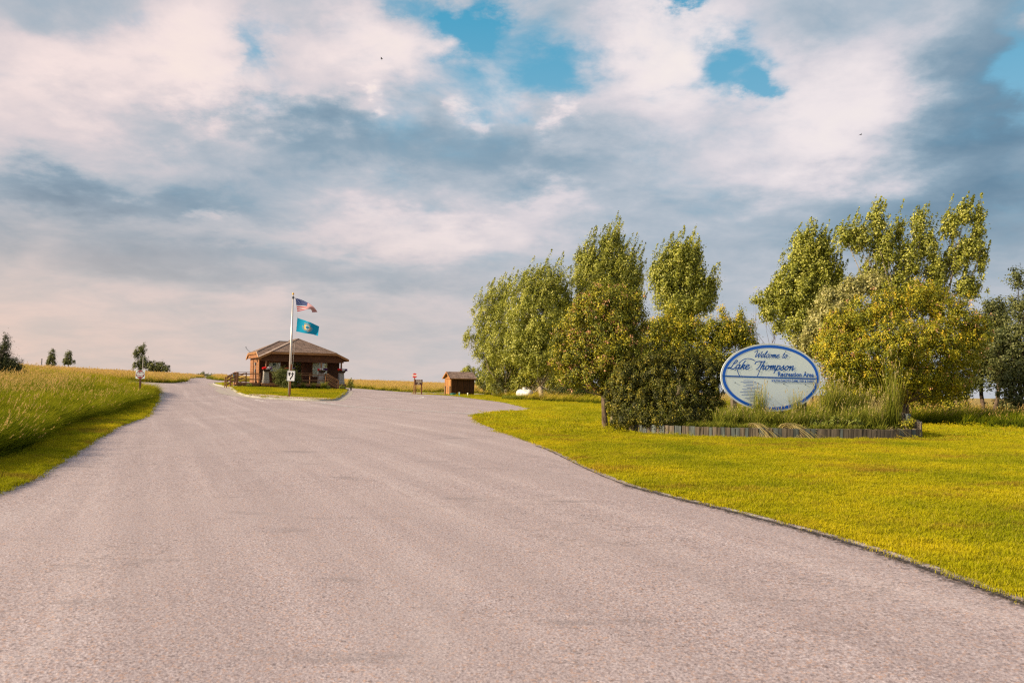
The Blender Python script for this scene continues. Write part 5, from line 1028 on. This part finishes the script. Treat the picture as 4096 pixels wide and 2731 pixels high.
# ------------------------------------------------------------------ road signs
def rrect(w, h, r, n=5):
    P = []
    for cx, cz, a in ((w / 2 - r, h / 2 - r, 0), (-w / 2 + r, h / 2 - r, 90), (-w / 2 + r, -h / 2 + r, 180), (w / 2 - r, -h / 2 + r, 270)): P += [(cx + r * math.cos(math.radians(a + 90 * k / n)), cz + r * math.sin(math.radians(a + 90 * k / n))) for k in range(n + 1)]
    return P
def plate(poly, y0, y1, nm, m, par, loc): b = MB(); b.prism(poly, y0, y1); return b.build(nm, m, par, loc=loc)
def ringpoly(nm, out, inn, y, m, par, loc):
    n = len(out); b = MB(); b.add([(x, y, z) for x, z in out] + [(x, y, z) for x, z in inn], [(i, (i + 1) % n, n + (i + 1) % n, n + i) for i in range(n)]); return b.build(nm, m, par, loc=loc)
KY = 61.4; kx = ray(1157, 1594)[0] * KY; kz = Z(kx, KY) + .13
ks = thing('keep_right_sign', 'white keep-right arrow sign with black border on a reddish post in the gravel', 'road sign', (kx, KY, kz), math.radians(-2)); ks.rotation_euler = (0, math.radians(2.2), 0)
s = KY / F; top = (1594 - 1490) * s
MB().box(-.06, .06, -.05, .05, -.1, top + .5).build('post', M['signpost'], ks); L = (.03, -.06, (1594 - 1510) * s + .0)
w, h = 32 * s, 42 * s
pl = plate(rrect(w, h, .07), -.0, .012, 'panel', M['signgrey'], ks, L); ringpoly('border', rrect(w - .03, h - .03, .06), rrect(w - .065, h - .065, .05), -.004, M['black'], ks, L)
q = lambda P: [((x - 85) / 165 * w * .97, -(y - 112) / 225 * h * .97) for x, y in P]
b = MB(); b.add([(x, -.004, z) for x, z in q([(25, 35), (72, 35), (72, 70), (62, 105), (50, 122), (38, 108), (28, 75)])], [tuple(range(7))]); b.build('median_symbol', M['black'], ks, loc=L)
arc = smooth_line([(78, 195), (80, 165), (98, 140), (112, 118), (116, 95), (116, 75)], 4); A2 = np.array(arc); dA = np.gradient(A2, axis=0); dA /= np.hypot(*dA.T)[:, None]; nA = np.c_[-dA[:, 1], dA[:, 0]] * 12.5
PA = [tuple(p) for p in A2 + nA] ; PB = [tuple(p) for p in A2 - nA]; b = MB(); V = q(PA) + q(PB); n = len(PA); b.add([(x, -.004, z) for x, z in V], [(i, i + 1, n + i + 1, n + i) for i in range(n - 1)]); hd = q([(116, 22), (150, 82), (118, 70), (84, 82)]); b.add([(x, -.004, z) for x, z in hd], [(0, 1, 2), (0, 2, 3)]); b.build('arrow', M['black'], ks, loc=L)
DY = 52.0; dx = ray(558, 1604)[0] * DY; dz = Z(dx, DY); dn = thing('do_not_enter_sign', 'red DO NOT ENTER sign on a dark post at the meadow edge', 'road sign', (dx, DY, dz)); s = DY / F
MB().box(-.055, .055, -.04, .04, -.1, (1604 - 1500) * s).build('post', M['darkpost'], dn); L = (.0, -.055, (1604 - 1506) * s); w = 36 * s
plate(rrect(w, w * .95, .04), 0, .012, 'panel', M['cyanwhite'], dn, L); cir = lambda r, n=32: [(r * math.cos(2 * math.pi * k / n), r * math.sin(2 * math.pi * k / n)) for k in range(n)]
b = MB(); b.add([(x, -.004, z) for x, z in cir(w * .465)], [tuple(range(32))]); b.build('disc', M['darkred'], dn, loc=L); b = MB(); b.add([(-w * .40, -.008, -.03), (w * .40, -.008, -.03), (w * .40, -.008, .045), (-w * .40, -.008, .045)], [(0, 1, 2, 3)]); b.build('bar', M['cyanwhite'], dn, loc=L)
for t, z in (('DO NOT', .115), ('ENTER', -.115)): put('letters', text_mesh('letters', t, .135, M['cyanwhite'], .004, xs=.9), dn, (0, -.062, L[2] + z))
SY = 82.0; sx_ = ray(1655, 1576)[0] * SY; sz = Z(sx_, SY); st = thing('stop_sign', 'red STOP sign on a tall post at the right-hand exit lane', 'road sign', (sx_, SY, sz)); st.rotation_euler = (0, math.radians(1.6), 0); s = SY / F
MB().box(-.055, .055, -.05, .05, -.1, (1576 - 1496) * s).build('post', M['postwood'], st); L = (.0, -.07, (1576 - 1502) * s); R_ = 10.6 * s; oc = lambda r: [(r * math.cos(math.radians(22.5 + 45 * k)), r * math.sin(math.radians(22.5 + 45 * k))) for k in range(8)]
plate(oc(R_), 0, .012, 'panel', M['signgrey'], st, L); b = MB(); b.add([(x, -.004, z) for x, z in oc(R_ * .94)], [tuple(range(8))]); b.build('face', M['red'], st, loc=L); put('letters', text_mesh('letters', 'STOP', .27, M['white'], .010, xs=.80), st, (0, -.08, L[2] - .005))
bd = thing('notice_board', 'brown fee notice board with cream lettering on two posts, beside the stop sign', 'sign', (sx_ + .1, SY - .12, sz)); x0, x1 = .02, (1686 - 1655) * s
MB().box(x1 - .16, x1 - .04, -.05, .05, -.1, (1576 - 1538) * s).build('post', M['signpost'], bd); MB().box(.05, .14, .05, .12, -.1, 1.0).build('post', M['signpost'], bd)
zb, zt = (1576 - 1539) * s, (1576 - 1518) * s; MB().box(x0, x1, -.08, -.05, zb, zt).build('board', M['brownboard'], bd)
for i, (t, sc) in enumerate((('BOOTH CLOSED', .085), ('ALL VISITORS MUST', .078), ('PAY ENTRANCE FEE', .078), ('HERE', .078))): put('letters', text_mesh('letters', t, sc, M['cream'], .003, xs=.82), bd, ((x0 + x1) / 2, -.085, zt - .085 - i * .095))
MB().box((x0 + x1) / 2 - .13, (x0 + x1) / 2 + .13, -.084, -.0801, zb + .035, zb + .06).add([((x0 + x1) / 2 - .2, -.084, zb + .047), ((x0 + x1) / 2 - .12, -.084, zb + .085), ((x0 + x1) / 2 - .12, -.084, zb + .01)], [(0, 1, 2)]).build('arrow', M['cream'], bd)
# ------------------------------------------------------------------ shed and what stands round it
HY = 92.0; s = HY / F; hx = ray(1804, 1577)[0] * HY; hz = Z(hx, HY); SR = math.radians(25)
shed = thing('storage_shed', 'small dark plank shed with amber double doors and shingle roof beside the lawn', 'shed', (hx, HY, hz), SR); SW, SDp, SH = 2.9, 2.1, 1.95
core = MB().box(.04, SW - .04, .04, SDp - .04, 0, SH).prism([(.04, 0), (.05, 0), (.05, .1)], .1, .2).build('wall', M['shedwood'], shed)
n = 18; pm = MB().box(-.001, SW / n - .008, -.012, .018, .06, SH - .02).mesh('plank', M['shedwood'])
for i in range(n): put('plank', pm, core, (i * SW / n, .02 + .004 * (i % 2), 0))
MB().add([(.035, 0, SH), (.035, SDp, SH), (.035, SDp / 2, SH + .72), (.10, 0, SH), (.10, SDp, SH), (.10, SDp / 2, SH + .72)], [(0, 1, 2), (5, 4, 3), (0, 2, 5, 3), (1, 4, 5, 2)]).build('gable', M['fascia'], shed)
for y0, y1 in ((-.01, .1), (SDp - .1, SDp + .01)): MB().box(-.03, .05, y0, y1, 0, SH).build('corner_trim', M['fascia'], shed)
MB().box(-.012, .0, .1, .22, .05, SH).build('panel', M['sheddoor'], shed); MB().box(-.012, .0, SDp - .22, SDp - .1, .05, SH).build('panel', M['sheddoor'], shed); MB().box(-.03, .0, .1, SDp - .1, SH - .1, SH + .02).build('header', M['fascia'], shed)
for y0 in (.24, SDp / 2 + .02):
    y1 = y0 + SDp / 2 - .27; d = MB().box(-.02, -.0, y0, y1, .1, SH - .14).build('door', M['sheddoor'], shed)
    for a in ((y0, y1, .1, .2), (y0, y1, SH - .24, SH - .14), (y0, y1, 1.0, 1.09), (y0, y0 + .09, .2, SH - .24), (y1 - .09, y1, .2, SH - .24)): MB().box(-.038, -.021, a[0], a[1], a[2], a[3]).build('door_trim', M['fascia'], d)
MB().box(-.055, -.039, SDp / 2 - .06, SDp / 2 + .06, 1.02, 1.06).build('latch', M['white'], shed); MB().box(-.05, .1, .05, SDp - .05, -.05, .07).build('sill', M['white'], shed)
SRf = {'F': [(-.25, -.22), (SW + .2, -.22), (SW + .2, SDp / 2), (-.25, SDp / 2)], 'B': [(-.25, SDp / 2), (SW + .2, SDp / 2), (SW + .2, SDp + .22), (-.25, SDp + .22)]}; zf_ = lambda k, x, y: SH - .06 + .68 * ((y + .22) if k == 'F' else (SDp + .22 - y)) * .92
rf = MB()
for k, p in SRf.items(): t_ = [(x, y, zf_(k, x, y) - .005) for x, y in p]; rf.hexa([(x, y, z - .05) for x, y, z in t_], t_)
rf = rf.build('roof', M['fascia'], shed); shingles(SRf, zf_, .10, rf, .018, .4, 5)
MB().bar((-.27, -.23, SH - .10), (SW + .21, -.23, SH - .10), .03, .13).build('fascia', M['fascia'], shed)
for ya in (-.24, SDp + .24): MB().bar((-.26, ya, SH - .10), (-.26, SDp / 2, zf_('F', 0, SDp / 2) - .06), .03, .14).build('fascia', M['fascia'], shed)
def mark(px, py, Y): x = ray(px, py)[0] * Y; return x, Y, Z(x, Y)
for i, (px, lab) in enumerate(((1779.5, 'left wooden bollard in front of the shed doors'), (1798.5, 'right wooden bollard in front of the shed doors'))):
    x, y, z = mark(px, 1583, 86); bo = thing('bollard', lab, 'bollard', (x, y, z), 0, 'bollards in front of the shed'); MB().lathe([(.10, -.05), (.10, .98), (.085, 1.0), (.0, 1.0)], 12).build('post', M['bollard'], bo, smooth=False); MB().lathe([(.102, .985), (.102, 1.0), (.0, 1.012)], 12).build('cap', M['bollard'], bo)
x, y, z = mark(1812, 1583, 85); ul = thing('utility_riser', 'round dark teal riser lid in the grass by the shed', 'utility lid', (x, y, z)); MB().lathe([(.28, 0), (.28, .18)], 20).build('riser', M['teal'], ul); MB().lathe([(.31, .175), (.31, .22), (.25, .25), (0, .255)], 20).build('lid', M['teal'], ul)
for px, py, hh, mm, lab in ((1837.5, 1582, .33, 'cyan', 'cyan vent pipe with a white cap in front of the shed'), (1871, 1584, .30, 'white', 'white vent pipe right of the cyan one')):
    x, y, z = mark(px, py, 84); vp = thing('vent_pipe', lab, 'vent pipe', (x, y, z), 0, 'vent pipes in front of the shed'); MB().lathe([(.055, 0), (.055, hh)], 12).build('pipe', M[mm], vp); MB().lathe([(.078, hh - .02), (.078, hh + .05), (.0, hh + .06)], 12).build('cap', M['white'], vp)
TY = 74.0; x, y, z = mark(2098, 1576, TY); tk = thing('propane_tank', 'white propane tank with peeling paint in the weeds under the trees', 'gas tank', (x, y, z + .08), math.radians(-35))
prof = [(-.86, .02), (-.83, .17), (-.76, .28), (-.66, .35), (-.5, .385), (.5, .385), (.66, .35), (.76, .28), (.83, .17), (.86, .02)]; MB().tube([(a, 0, .5) for a, r in prof], [r for a, r in prof], 20).build('shell', M['tank'], tk, smooth=True)
MB().lathe([(.19, .86), (.19, 1.02), (.16, 1.07), (0, 1.08)], 16, (0, 0, 0)).build('valve_cover', M['tank'], tk); [MB().box(a - .06, a + .06, -.25, .25, 0, .2).build('leg', M['tank'], tk) for a in (-.45, .45)]; [MB().tube([(a, 0, .86), (a, 0, .95)], .03, 6).build('lifting_lug', M['tank'], tk) for a in (-.5, .5)]
# skyline poles
for px, py0, py1, Y, r, mm, lab, nm in ((991, 1437, 1500, 170, 0, 0, '', ''),) if False else ((166, 1436, 1470, 150, .09, 'dark', 'short dark pole on the meadow skyline left of the two small trees', 'utility_pole'), (570.5, 1421, 1482, 150, .07, 'steel', 'pale metal pole in front of the poplar on the skyline', 'light_pole')):
    x = ray(px, py1)[0] * Y; z = Z(x, Y); zt = at(px, py0, Y)[2]; pp = thing(nm, lab, 'pole', (x, Y, z)); MB().tube([(0, 0, -.1), (0, 0, zt - z)], [r, r * .8], 8).build('shaft', M[mm], pp); MB().tube([(0, 0, zt - z - .02), (0, 0, zt - z + .06)], r * 1.3, 8).build('cap', M[mm], pp)
# ------------------------------------------------------------------ sign bed: palisade of weathered stakes
bed = thing('stake_edging', 'low palisade of weathered timber stakes around the sign bed', 'edging', (8.3, 24.0, Z(8.3, 24.0)))
BP = np.array(BED + [BED[0]]); sl_ = np.r_[0, np.cumsum(np.hypot(*np.diff(BP, axis=0).T))]; tot = sl_[-1]; d_ = 0; rs = random.Random(4); O = Vector(bed.location)
while d_ < tot - .12:
    w = rs.choice((.10, .12, .14, .16, .17)) ; x = np.interp(d_ + w / 2, sl_, BP[:, 0]); y = np.interp(d_ + w / 2, sl_, BP[:, 1]); x2 = np.interp(d_ + w / 2 + .05, sl_, BP[:, 0]); y2 = np.interp(d_ + w / 2 + .05, sl_, BP[:, 1]); a = math.atan2(y2 - y, x2 - x)
    h = .335 + rs.uniform(-.012, .012)
    if x > 11.2 and y > 24.95: h = .50 + .30 * min(1, (y - 24.95) / 2.5) + rs.uniform(-.02, .02)
    elif y > 26.5: h = .5
    if y > 26 and 11 < x: h += .12
    st_ = MB().box(-w / 2 + .004, w / 2 - .004, -.06, .06, -.06, h).build('stake', M['stakeblue'] if rs.random() < .32 else M['stake'], bed, loc=Vector((x, y, Z(x, y))) - O, rot=(rs.uniform(-.02, .02), rs.uniform(-.03, .03), a)); d_ += w + .008
drape('bed_soil', inset(BED, .05), M['soil_earth'], .27, .6)
# ------------------------------------------------------------------ the oval welcome sign
WY = 26.0; SC = at(3085.5, 1509.4, WY); yaw = math.radians(15); gz = Z(SC[0], WY); u = 1 / 4.704 * WY / F         # metres for one unit of the drawing
ws = thing('welcome_sign', 'oval white and blue welcome sign for Lake Thompson Recreation Area standing in the bed', 'sign', (SC[0], WY, gz), yaw); ws.rotation_euler = (0, math.radians(.0), yaw)
CX, CZ = 0, SC[2] - gz; XS = 1 / math.cos(yaw + .32) * math.cos(.32); ux = u * XS
def D(x, y, off=0): return ((x - 1155) * ux, off, CZ - (y - 797) * u)
def ell(rx, ry, n=96, a0=0, a1=360): return [(1155 + rx * math.cos(math.radians(a0 + (a1 - a0) * k / n)), 797 - ry * math.sin(math.radians(a0 + (a1 - a0) * k / n))) for k in range(n + 1)]
seam = 800
for nm, a0, a1, lab in (('upper_panel', 0, 180, None), ('lower_panel', 180, 360, None)):
    P = ell(935, 637, 60, a0, a1); b = MB(); f0 = [D(x, y + (-1 if a0 == 0 else 1), 0) for x, y in P]; f1 = [D(x, y + (-1 if a0 == 0 else 1), .02) for x, y in P]; b.hexa(f0, f1); b.build(nm, M['signwhite'], ws)
def bandp(nm, rx0, ry0, rx1, ry1, y, m):
    o_, i_ = ell(rx0, ry0)[:-1], ell(rx1, ry1)[:-1]; n = len(o_); b = MB(); b.add([D(*p, y) for p in o_] + [D(*p, y) for p in i_], [(i, (i + 1) % n, n + (i + 1) % n, n + i) for i in range(n)]); return b.build(nm, m, ws)
bandp('blue_ring', 905, 609, 855, 556, -.004, M['signblue']); bandp('rim', 937, 640, 925, 628, -.0045, M['white'])
b = MB(); b.add([D(238, 774, -.0065), D(2056, 794, -.0065), D(2056, 820, -.0065), D(262, 800, -.0065)], [(0, 1, 2, 3)]); b.build('horizon_line', M['letter'], ws)
def stroke(b, pts, w, nib=.35, n=6, off=-.007, ang=-.6):
    P = np.array(smooth_line(pts, n)); d = np.gradient(P, axis=0); L = np.hypot(*d.T)[:, None] + 1e-9; d = d / L; th = np.arctan2(d[:, 1], d[:, 0]); ww = w * (1 - nib + nib * np.abs(np.sin(th - ang))) / 2
    nn = np.c_[-d[:, 1], d[:, 0]] * ww[:, None]; a_, c_2 = P + nn, P - nn; m_ = len(P); a_[0] -= d[0] * w * .25; c_2[0] -= d[0] * w * .25; a_[-1] += d[-1] * w * .25; c_2[-1] += d[-1] * w * .25
    b.add([D(*p, off) for p in a_] + [D(*p, off) for p in c_2], [(i, i + 1, m_ + i + 1, m_ + i) for i in range(m_ - 1)])
GL = {'W': ([[(-.35, 1.5), (-.1, 1.85), (.28, 1.9), (.35, 1.5), (.22, .6), (.3, .02), (.75, .8), (1.0, 1.25), (.93, .5), (1.02, .02), (1.4, .7), (1.6, 1.85)]], 1.62), 'e': ([[(.1, .42), (.5, .62), (.62, .9), (.42, 1.03), (.16, .75), (.08, .3), (.3, .0), (.6, .1), (.88, .38)]], .80),
      'l': ([[(.0, .3), (.35, 1.2), (.52, 1.85), (.38, 1.95), (.2, 1.3), (.12, .4), (.25, .0), (.55, .25)]], .48), 'c': ([[(.66, .85), (.48, 1.03), (.18, .78), (.07, .35), (.28, 0), (.55, .08), (.82, .35)]], .75),
      'o': ([[(.42, 1.0), (.15, .75), (.06, .3), (.3, 0), (.6, .28), (.64, .75), (.42, 1.0)], [(.62, .85), (.92, .80)]], .88), 'm': ([[(-.02, .6), (.16, .98), (.2, .6), (.12, 0)], [(.17, .35), (.45, .98), (.56, .85), (.48, 0)], [(.53, .35), (.82, .98), (.94, .85), (.86, .22), (.98, 0), (1.22, .3)]], 1.16),
      't': ([[(.4, 1.65), (.22, .8), (.18, .2), (.35, 0), (.6, .28)], [(-.02, 1.08), (.62, 1.2)]], .62), 'L': ([[(.62, 1.15), (.95, 1.45), (1.05, 1.85), (.8, 1.95), (.55, 1.4), (.35, .6), (.05, .1), (-.35, .12), (-.1, .28), (.35, .05), (.8, .0), (1.15, .4)]], 1.12),
      'a': ([[(.66, .88), (.42, 1.0), (.15, .72), (.06, .25), (.26, .02), (.52, .35), (.7, 1.0), (.6, .3), (.72, 0), (.96, .32)]], .92), 'k': ([[(.5, 1.9), (.22, .9), (.1, 0)], [(.16, .45), (.5, .98), (.68, .9), (.55, .58), (.24, .48), (.48, .38), (.62, .03), (.92, .3)]], .88),
      'T': ([[(-.55, 1.25), (-.42, 1.72), (.1, 1.88), (.7, 1.84), (1.15, 1.98)], [(.48, 1.84), (.52, 1.2), (.28, .35), (.0, -.02)]], .62), 'h': ([[(1.0 - .5, 1.9), (.22, .9), (.08, 0)], [(.15, .45), (.48, .98), (.62, .85), (.54, .2), (.68, 0), (.92, .3)]], .88),
      'p': ([[(.2, 1.05), (.1, .2), (-.12, -.75)], [(.14, .55), (.45, 1.0), (.66, .8), (.58, .2), (.3, .0), (.12, .18)]], .84), 's': ([[(-.05, .15), (.3, .75), (.46, 1.1), (.5, .75), (.55, .25), (.3, -.02), (.08, .12)], [(.52, .3), (.74, .35)]], .74), 'n': ([[(-.02, .6), (.16, .98), (.2, .5), (.12, 0)], [(.16, .35), (.5, .98), (.64, .85), (.58, .22), (.7, 0), (.96, .4)]], .92)}
def script(word, x, y, xh, w, sl=.30, xs=1.0):
    for ch in word:
        if ch == ' ': x += xh * .75 * xs; continue
        strokes, adv = GL[ch]; b = MB()
        for S in strokes: stroke(b, [(x + (px * xs + py * sl) * xh, y - py * xh) for px, py in S], w)
        b.build('letter', M['letter'], ws); x += adv * xh * xs
    return x
script('Welcome', 838, 424, 60, 17, xs=1.18); script('to', 1352, 424, 60, 17, xs=1.1)
script('Lake', 378, 650, 80, 23, xs=1.20); script('Thompson', 872, 652, 80, 23, xs=1.27)
def circ(a0, a1): b = MB(); stroke(b, [(727 + 202 * math.cos(math.radians(a)), 655 - 202 * math.sin(math.radians(a))) for a in np.linspace(a0, a1, 14)], 13, 0); b.build('sun_arc', M['letter'], ws)
circ(54, 148); circ(182, 217); circ(-36, -3)
for x0, x1, y in ((637, 823, 861), (583, 870, 888), (637, 925, 916), (684, 822, 944), (630, 978, 971), (698, 922, 999), (611, 850, 1024), (634, 880, 1051), (570, 975, 1078), (650, 894, 1106), (600, 962, 1131), (738, 920, 1161), (657, 884, 1186), (692, 905, 1213), (762, 915, 1240)):
    b = MB(); b.add([D(x0, y - 3.5, -.006), D(x1, y - 2.5, -.006), D(x1, y + 4.5, -.006), D(x0, y + 3.5, -.006)], [(0, 1, 2, 3)]); b.build('ripple_line', M['letter'], ws)
me = text_mesh('letters', 'Recreation Area', 118 * u, M['letter'], 3.2 * u, xs=.83, spacing=1.08); c = D(1618, 735, -.008); put('letters', me, ws, c)
wd = me.vertices and (max(v.co.x for v in me.vertices) - min(v.co.x for v in me.vertices)); me.transform(Matrix.Diagonal((685 * ux / wd, 1, 1, 1)))
me = text_mesh('letters', 'SOUTH DAKOTA GAME, FISH & PARKS', 62 * u, M['letter'], 0.5 * u, xs=.8); put('letters', me, ws, D(1562, 858, -.008)); wd = max(v.co.x for v in me.vertices) - min(v.co.x for v in me.vertices); me.transform(Matrix.Diagonal((810 * ux / wd, 1, 1, 1)))
bm1 = MB().tube([(0, 0, 0), (0, -.012, 0)], .016, 8).mesh('bolt', M['dark'])
for x, y in ((483, 665), (905, 668), (1390, 678), (1797, 680), (481, 905), (902, 908), (1388, 914), (1797, 918), (900, 290), (1422, 300)): put('bolt', bm1, ws, D(x, y, 0))
for x in (483, 902, 1388, 1797): c = D(x, 0, 0); tpz = CZ + 637 * u * math.sqrt(max(0, 1 - ((x - 1155) / 935) ** 2)) - .1; MB().box(c[0] - .07, c[0] + .07, .023, .16, -.2, tpz).build('post', M['stake'], ws)
# ------------------------------------------------------------------ plants in the bed
def bp(px, y): x = ray(px, 1700)[0] * y; return (x, y, Z(x, y) + .27)
BGm = M['grass_bed']; big = [tuft('tall_grass', 300, .28, 1.25, .014, (.08, 0), [BGm, M['grass_dry']], seed=36, shL=.16, shw=.012, spread=.35, droop=.35, segs=5) for _ in range(2)]
mid = [tuft('mid_grass', 300, .36, .80, .014, (.10, 0), [BGm, M['grass_dry']], seed=22, shL=.12, shw=.010, spread=.55, droop=.6, segs=5) for _ in range(3)]
spik = tuft('spiky_grass', 210, .26, 1.75, .013, (.02, 0), [BGm, M['grass_dry']], seed=46, shL=.20, shw=.010, spread=.26, droop=.12, segs=5, hj=.45)
dryt = tuft('dry_grass', 240, .28, 1.0, .012, (.12, 0), [M['grass_dry'], M['grass_dry']], seed=70, shL=.16, shw=.012, spread=.35, droop=.3, segs=5)
gl = 'grass clumps in the sign bed'
put1 = lambda nm, me, p, s, lab, cat='plant', g=gl, rz=0: props(put(nm, me, loc=p, scale=s, rot=(0, 0, rz)), lab, cat, g)
put1('spike_grass', spik, bp(3570, 25.4), (1, 1, 1), 'tallest spiky grass clump near the right end of the bed')
for i, (px, y, s, h, k, lab) in enumerate(((2900, 24.9, 1.1, .95, 1, 'grass clump between the big bush and the oval sign, in front'), (2960, 25.3, 1.1, 1.1, 1, 'grass clump under the left end of the oval sign'), (3020, 24.8, 1.1, .85, 0, 'low grass clump below the ripple lines of the sign'), (3080, 24.9, 1.0, 1.0, 2, 'grass clump under the middle of the oval sign'),
        (3140, 24.8, 1.1, .9, 0, 'grass clump just right of the sign centre'), (3200, 24.9, 1.0, .9, 1, 'grass clump under the lower right of the sign ring'), (3260, 25.3, 1.2, 1.15, 2, 'grass clump at the right end of the oval sign'), (3400, 25.3, 1.1, 1.1, 0, 'grass clump in the middle of the right half of the bed'),
        (3480, 25.2, 1.1, 1.2, 1, 'grass clump just left of the spiky one'), (3330, 25.0, 1.1, .8, 1, 'low grass clump behind the small leafy plants'))):
    put1('grass_clump', mid[k], bp(px, y), (s, s, h), lab, rz=i)
for i, (px, y, s, h, lab) in enumerate(((3310, 25.9, 1.1, 1.30, 'tall seeding grass beside the right edge of the oval sign'), (3370, 26.0, 1.0, 1.15, 'tall seeding grass behind the middle of the right half of the bed'), (3450, 26.1, 1.0, 1.05, 'tall grass behind the pale dry clump'), (3040, 25.5, .7, 1.05, 'seeding stalks rising over the ripple lines of the sign'), (3190, 25.4, .6, .9, 'thin stalks in front of the right half of the sign'))):
    put1('tall_grass', big[i % 2], bp(px, y), (s, s, h), lab, g='tall seeding grasses in the sign bed', rz=i * .4)
put1('dry_grass', dryt, bp(3500, 25.9), (1, 1, 1.0), 'pale straw-coloured dry grass clump left of the spiky one', g=None)
arch = tuft('arching_grass', 80, .13, 1.25, .024, (.45, -.62), [M['grass_dry'], M['grass_dry']], seed=60, shL=.22, shw=.016, spread=.32, droop=2.9, segs=8, hj=.35)
put1('arching_grass', arch, bp(3000, 24.35), (.95, .95, .75), 'pale arching grass spilling over the stakes, left one', g='grasses spilling over the stakes'); put1('arching_grass', arch, bp(3130, 24.35), (1.25, 1.05, .78), 'pale arching grass spilling over the stakes, right one', g='grasses spilling over the stakes', rz=.25)
arc2 = tuft('arching_stalks', 9, .1, 1.0, .014, (.45, -.5), [M['grass_dry'], M['grass_dry']], seed=5, shL=.16, shw=.014, spread=.5, droop=2.8, segs=7); put1('arching_stalks', arc2, bp(3550, 24.6), (1, 1, .7), 'few loose stalks bending over the stakes below the spiky grass', g=None)
for px, w_, lab in ((3268, .34, 'leftmost bright leafy plant inside the stakes'), (3335, .34, 'middle bright leafy plant inside the stakes'), (3410, .32, 'rightmost bright leafy plant inside the stakes, smallest leaves')):
    p = bp(px, 24.75); twig_bush('leafy_plant', lab, 0, 0, w_, .40, 1500, .055, 'fresh', cat='plant', group='leafy plants inside the stakes', loc=p, lobes=5, csize=.1, aspect=.7)
twig_bush('leafy_plant', 'dark leafy plant at the inner right corner of the palisade', 0, 0, .28, .4, 1000, .06, 'maple', cat='plant', loc=bp(3625, 25.1), lobes=5, csize=.14)
gf = rng.uniform([3.9, 23.8], [13, 29.4], (1300, 2)); gf = gf[inside(inset(BED, .25), gf) & (gf[:, 0] < 12.0)]; scatter('bed_grass', gpts(gf, .27), [tuft('bed_tuft', 40, .2, .34, .012, (.1, 0), BGm, spread=.7, droop=.7, segs=4) for _ in range(3)], rng.uniform(.8, 1.4, len(gf)), hz=rng.uniform(.5, 1.3, len(gf)) * np.where(gf[:, 1] > 25, 1.5, .8), label='green filler grass across the sign bed')
# two birds far up in the sky
for px, py, lab in ((877, 136, 'tiny dark bird high in the left half of the sky'), (1977, 310, 'tiny dark bird gliding in the right half of the sky')):
    P = at(px * K, py * K, 150); bi = thing('bird', lab, 'bird', P, 0, 'birds in the sky')
    MB().tube([(-.28, 0, 0), (-.12, 0, .03), (.1, 0, .04), (.25, 0, .0)], [.02, .07, .07, .01], 8).build('body', M['dark'], bi); [MB().add([(-.1, 0, .04), (.1, 0, .04), (.02, q * .45, .16), (-.06, q * .45, .16), (-.12, q * .85, .05)], [(0, 1, 2, 3), (0, 3, 4)]).build('wing', M['dark'], bi) for q in (-1, 1)]
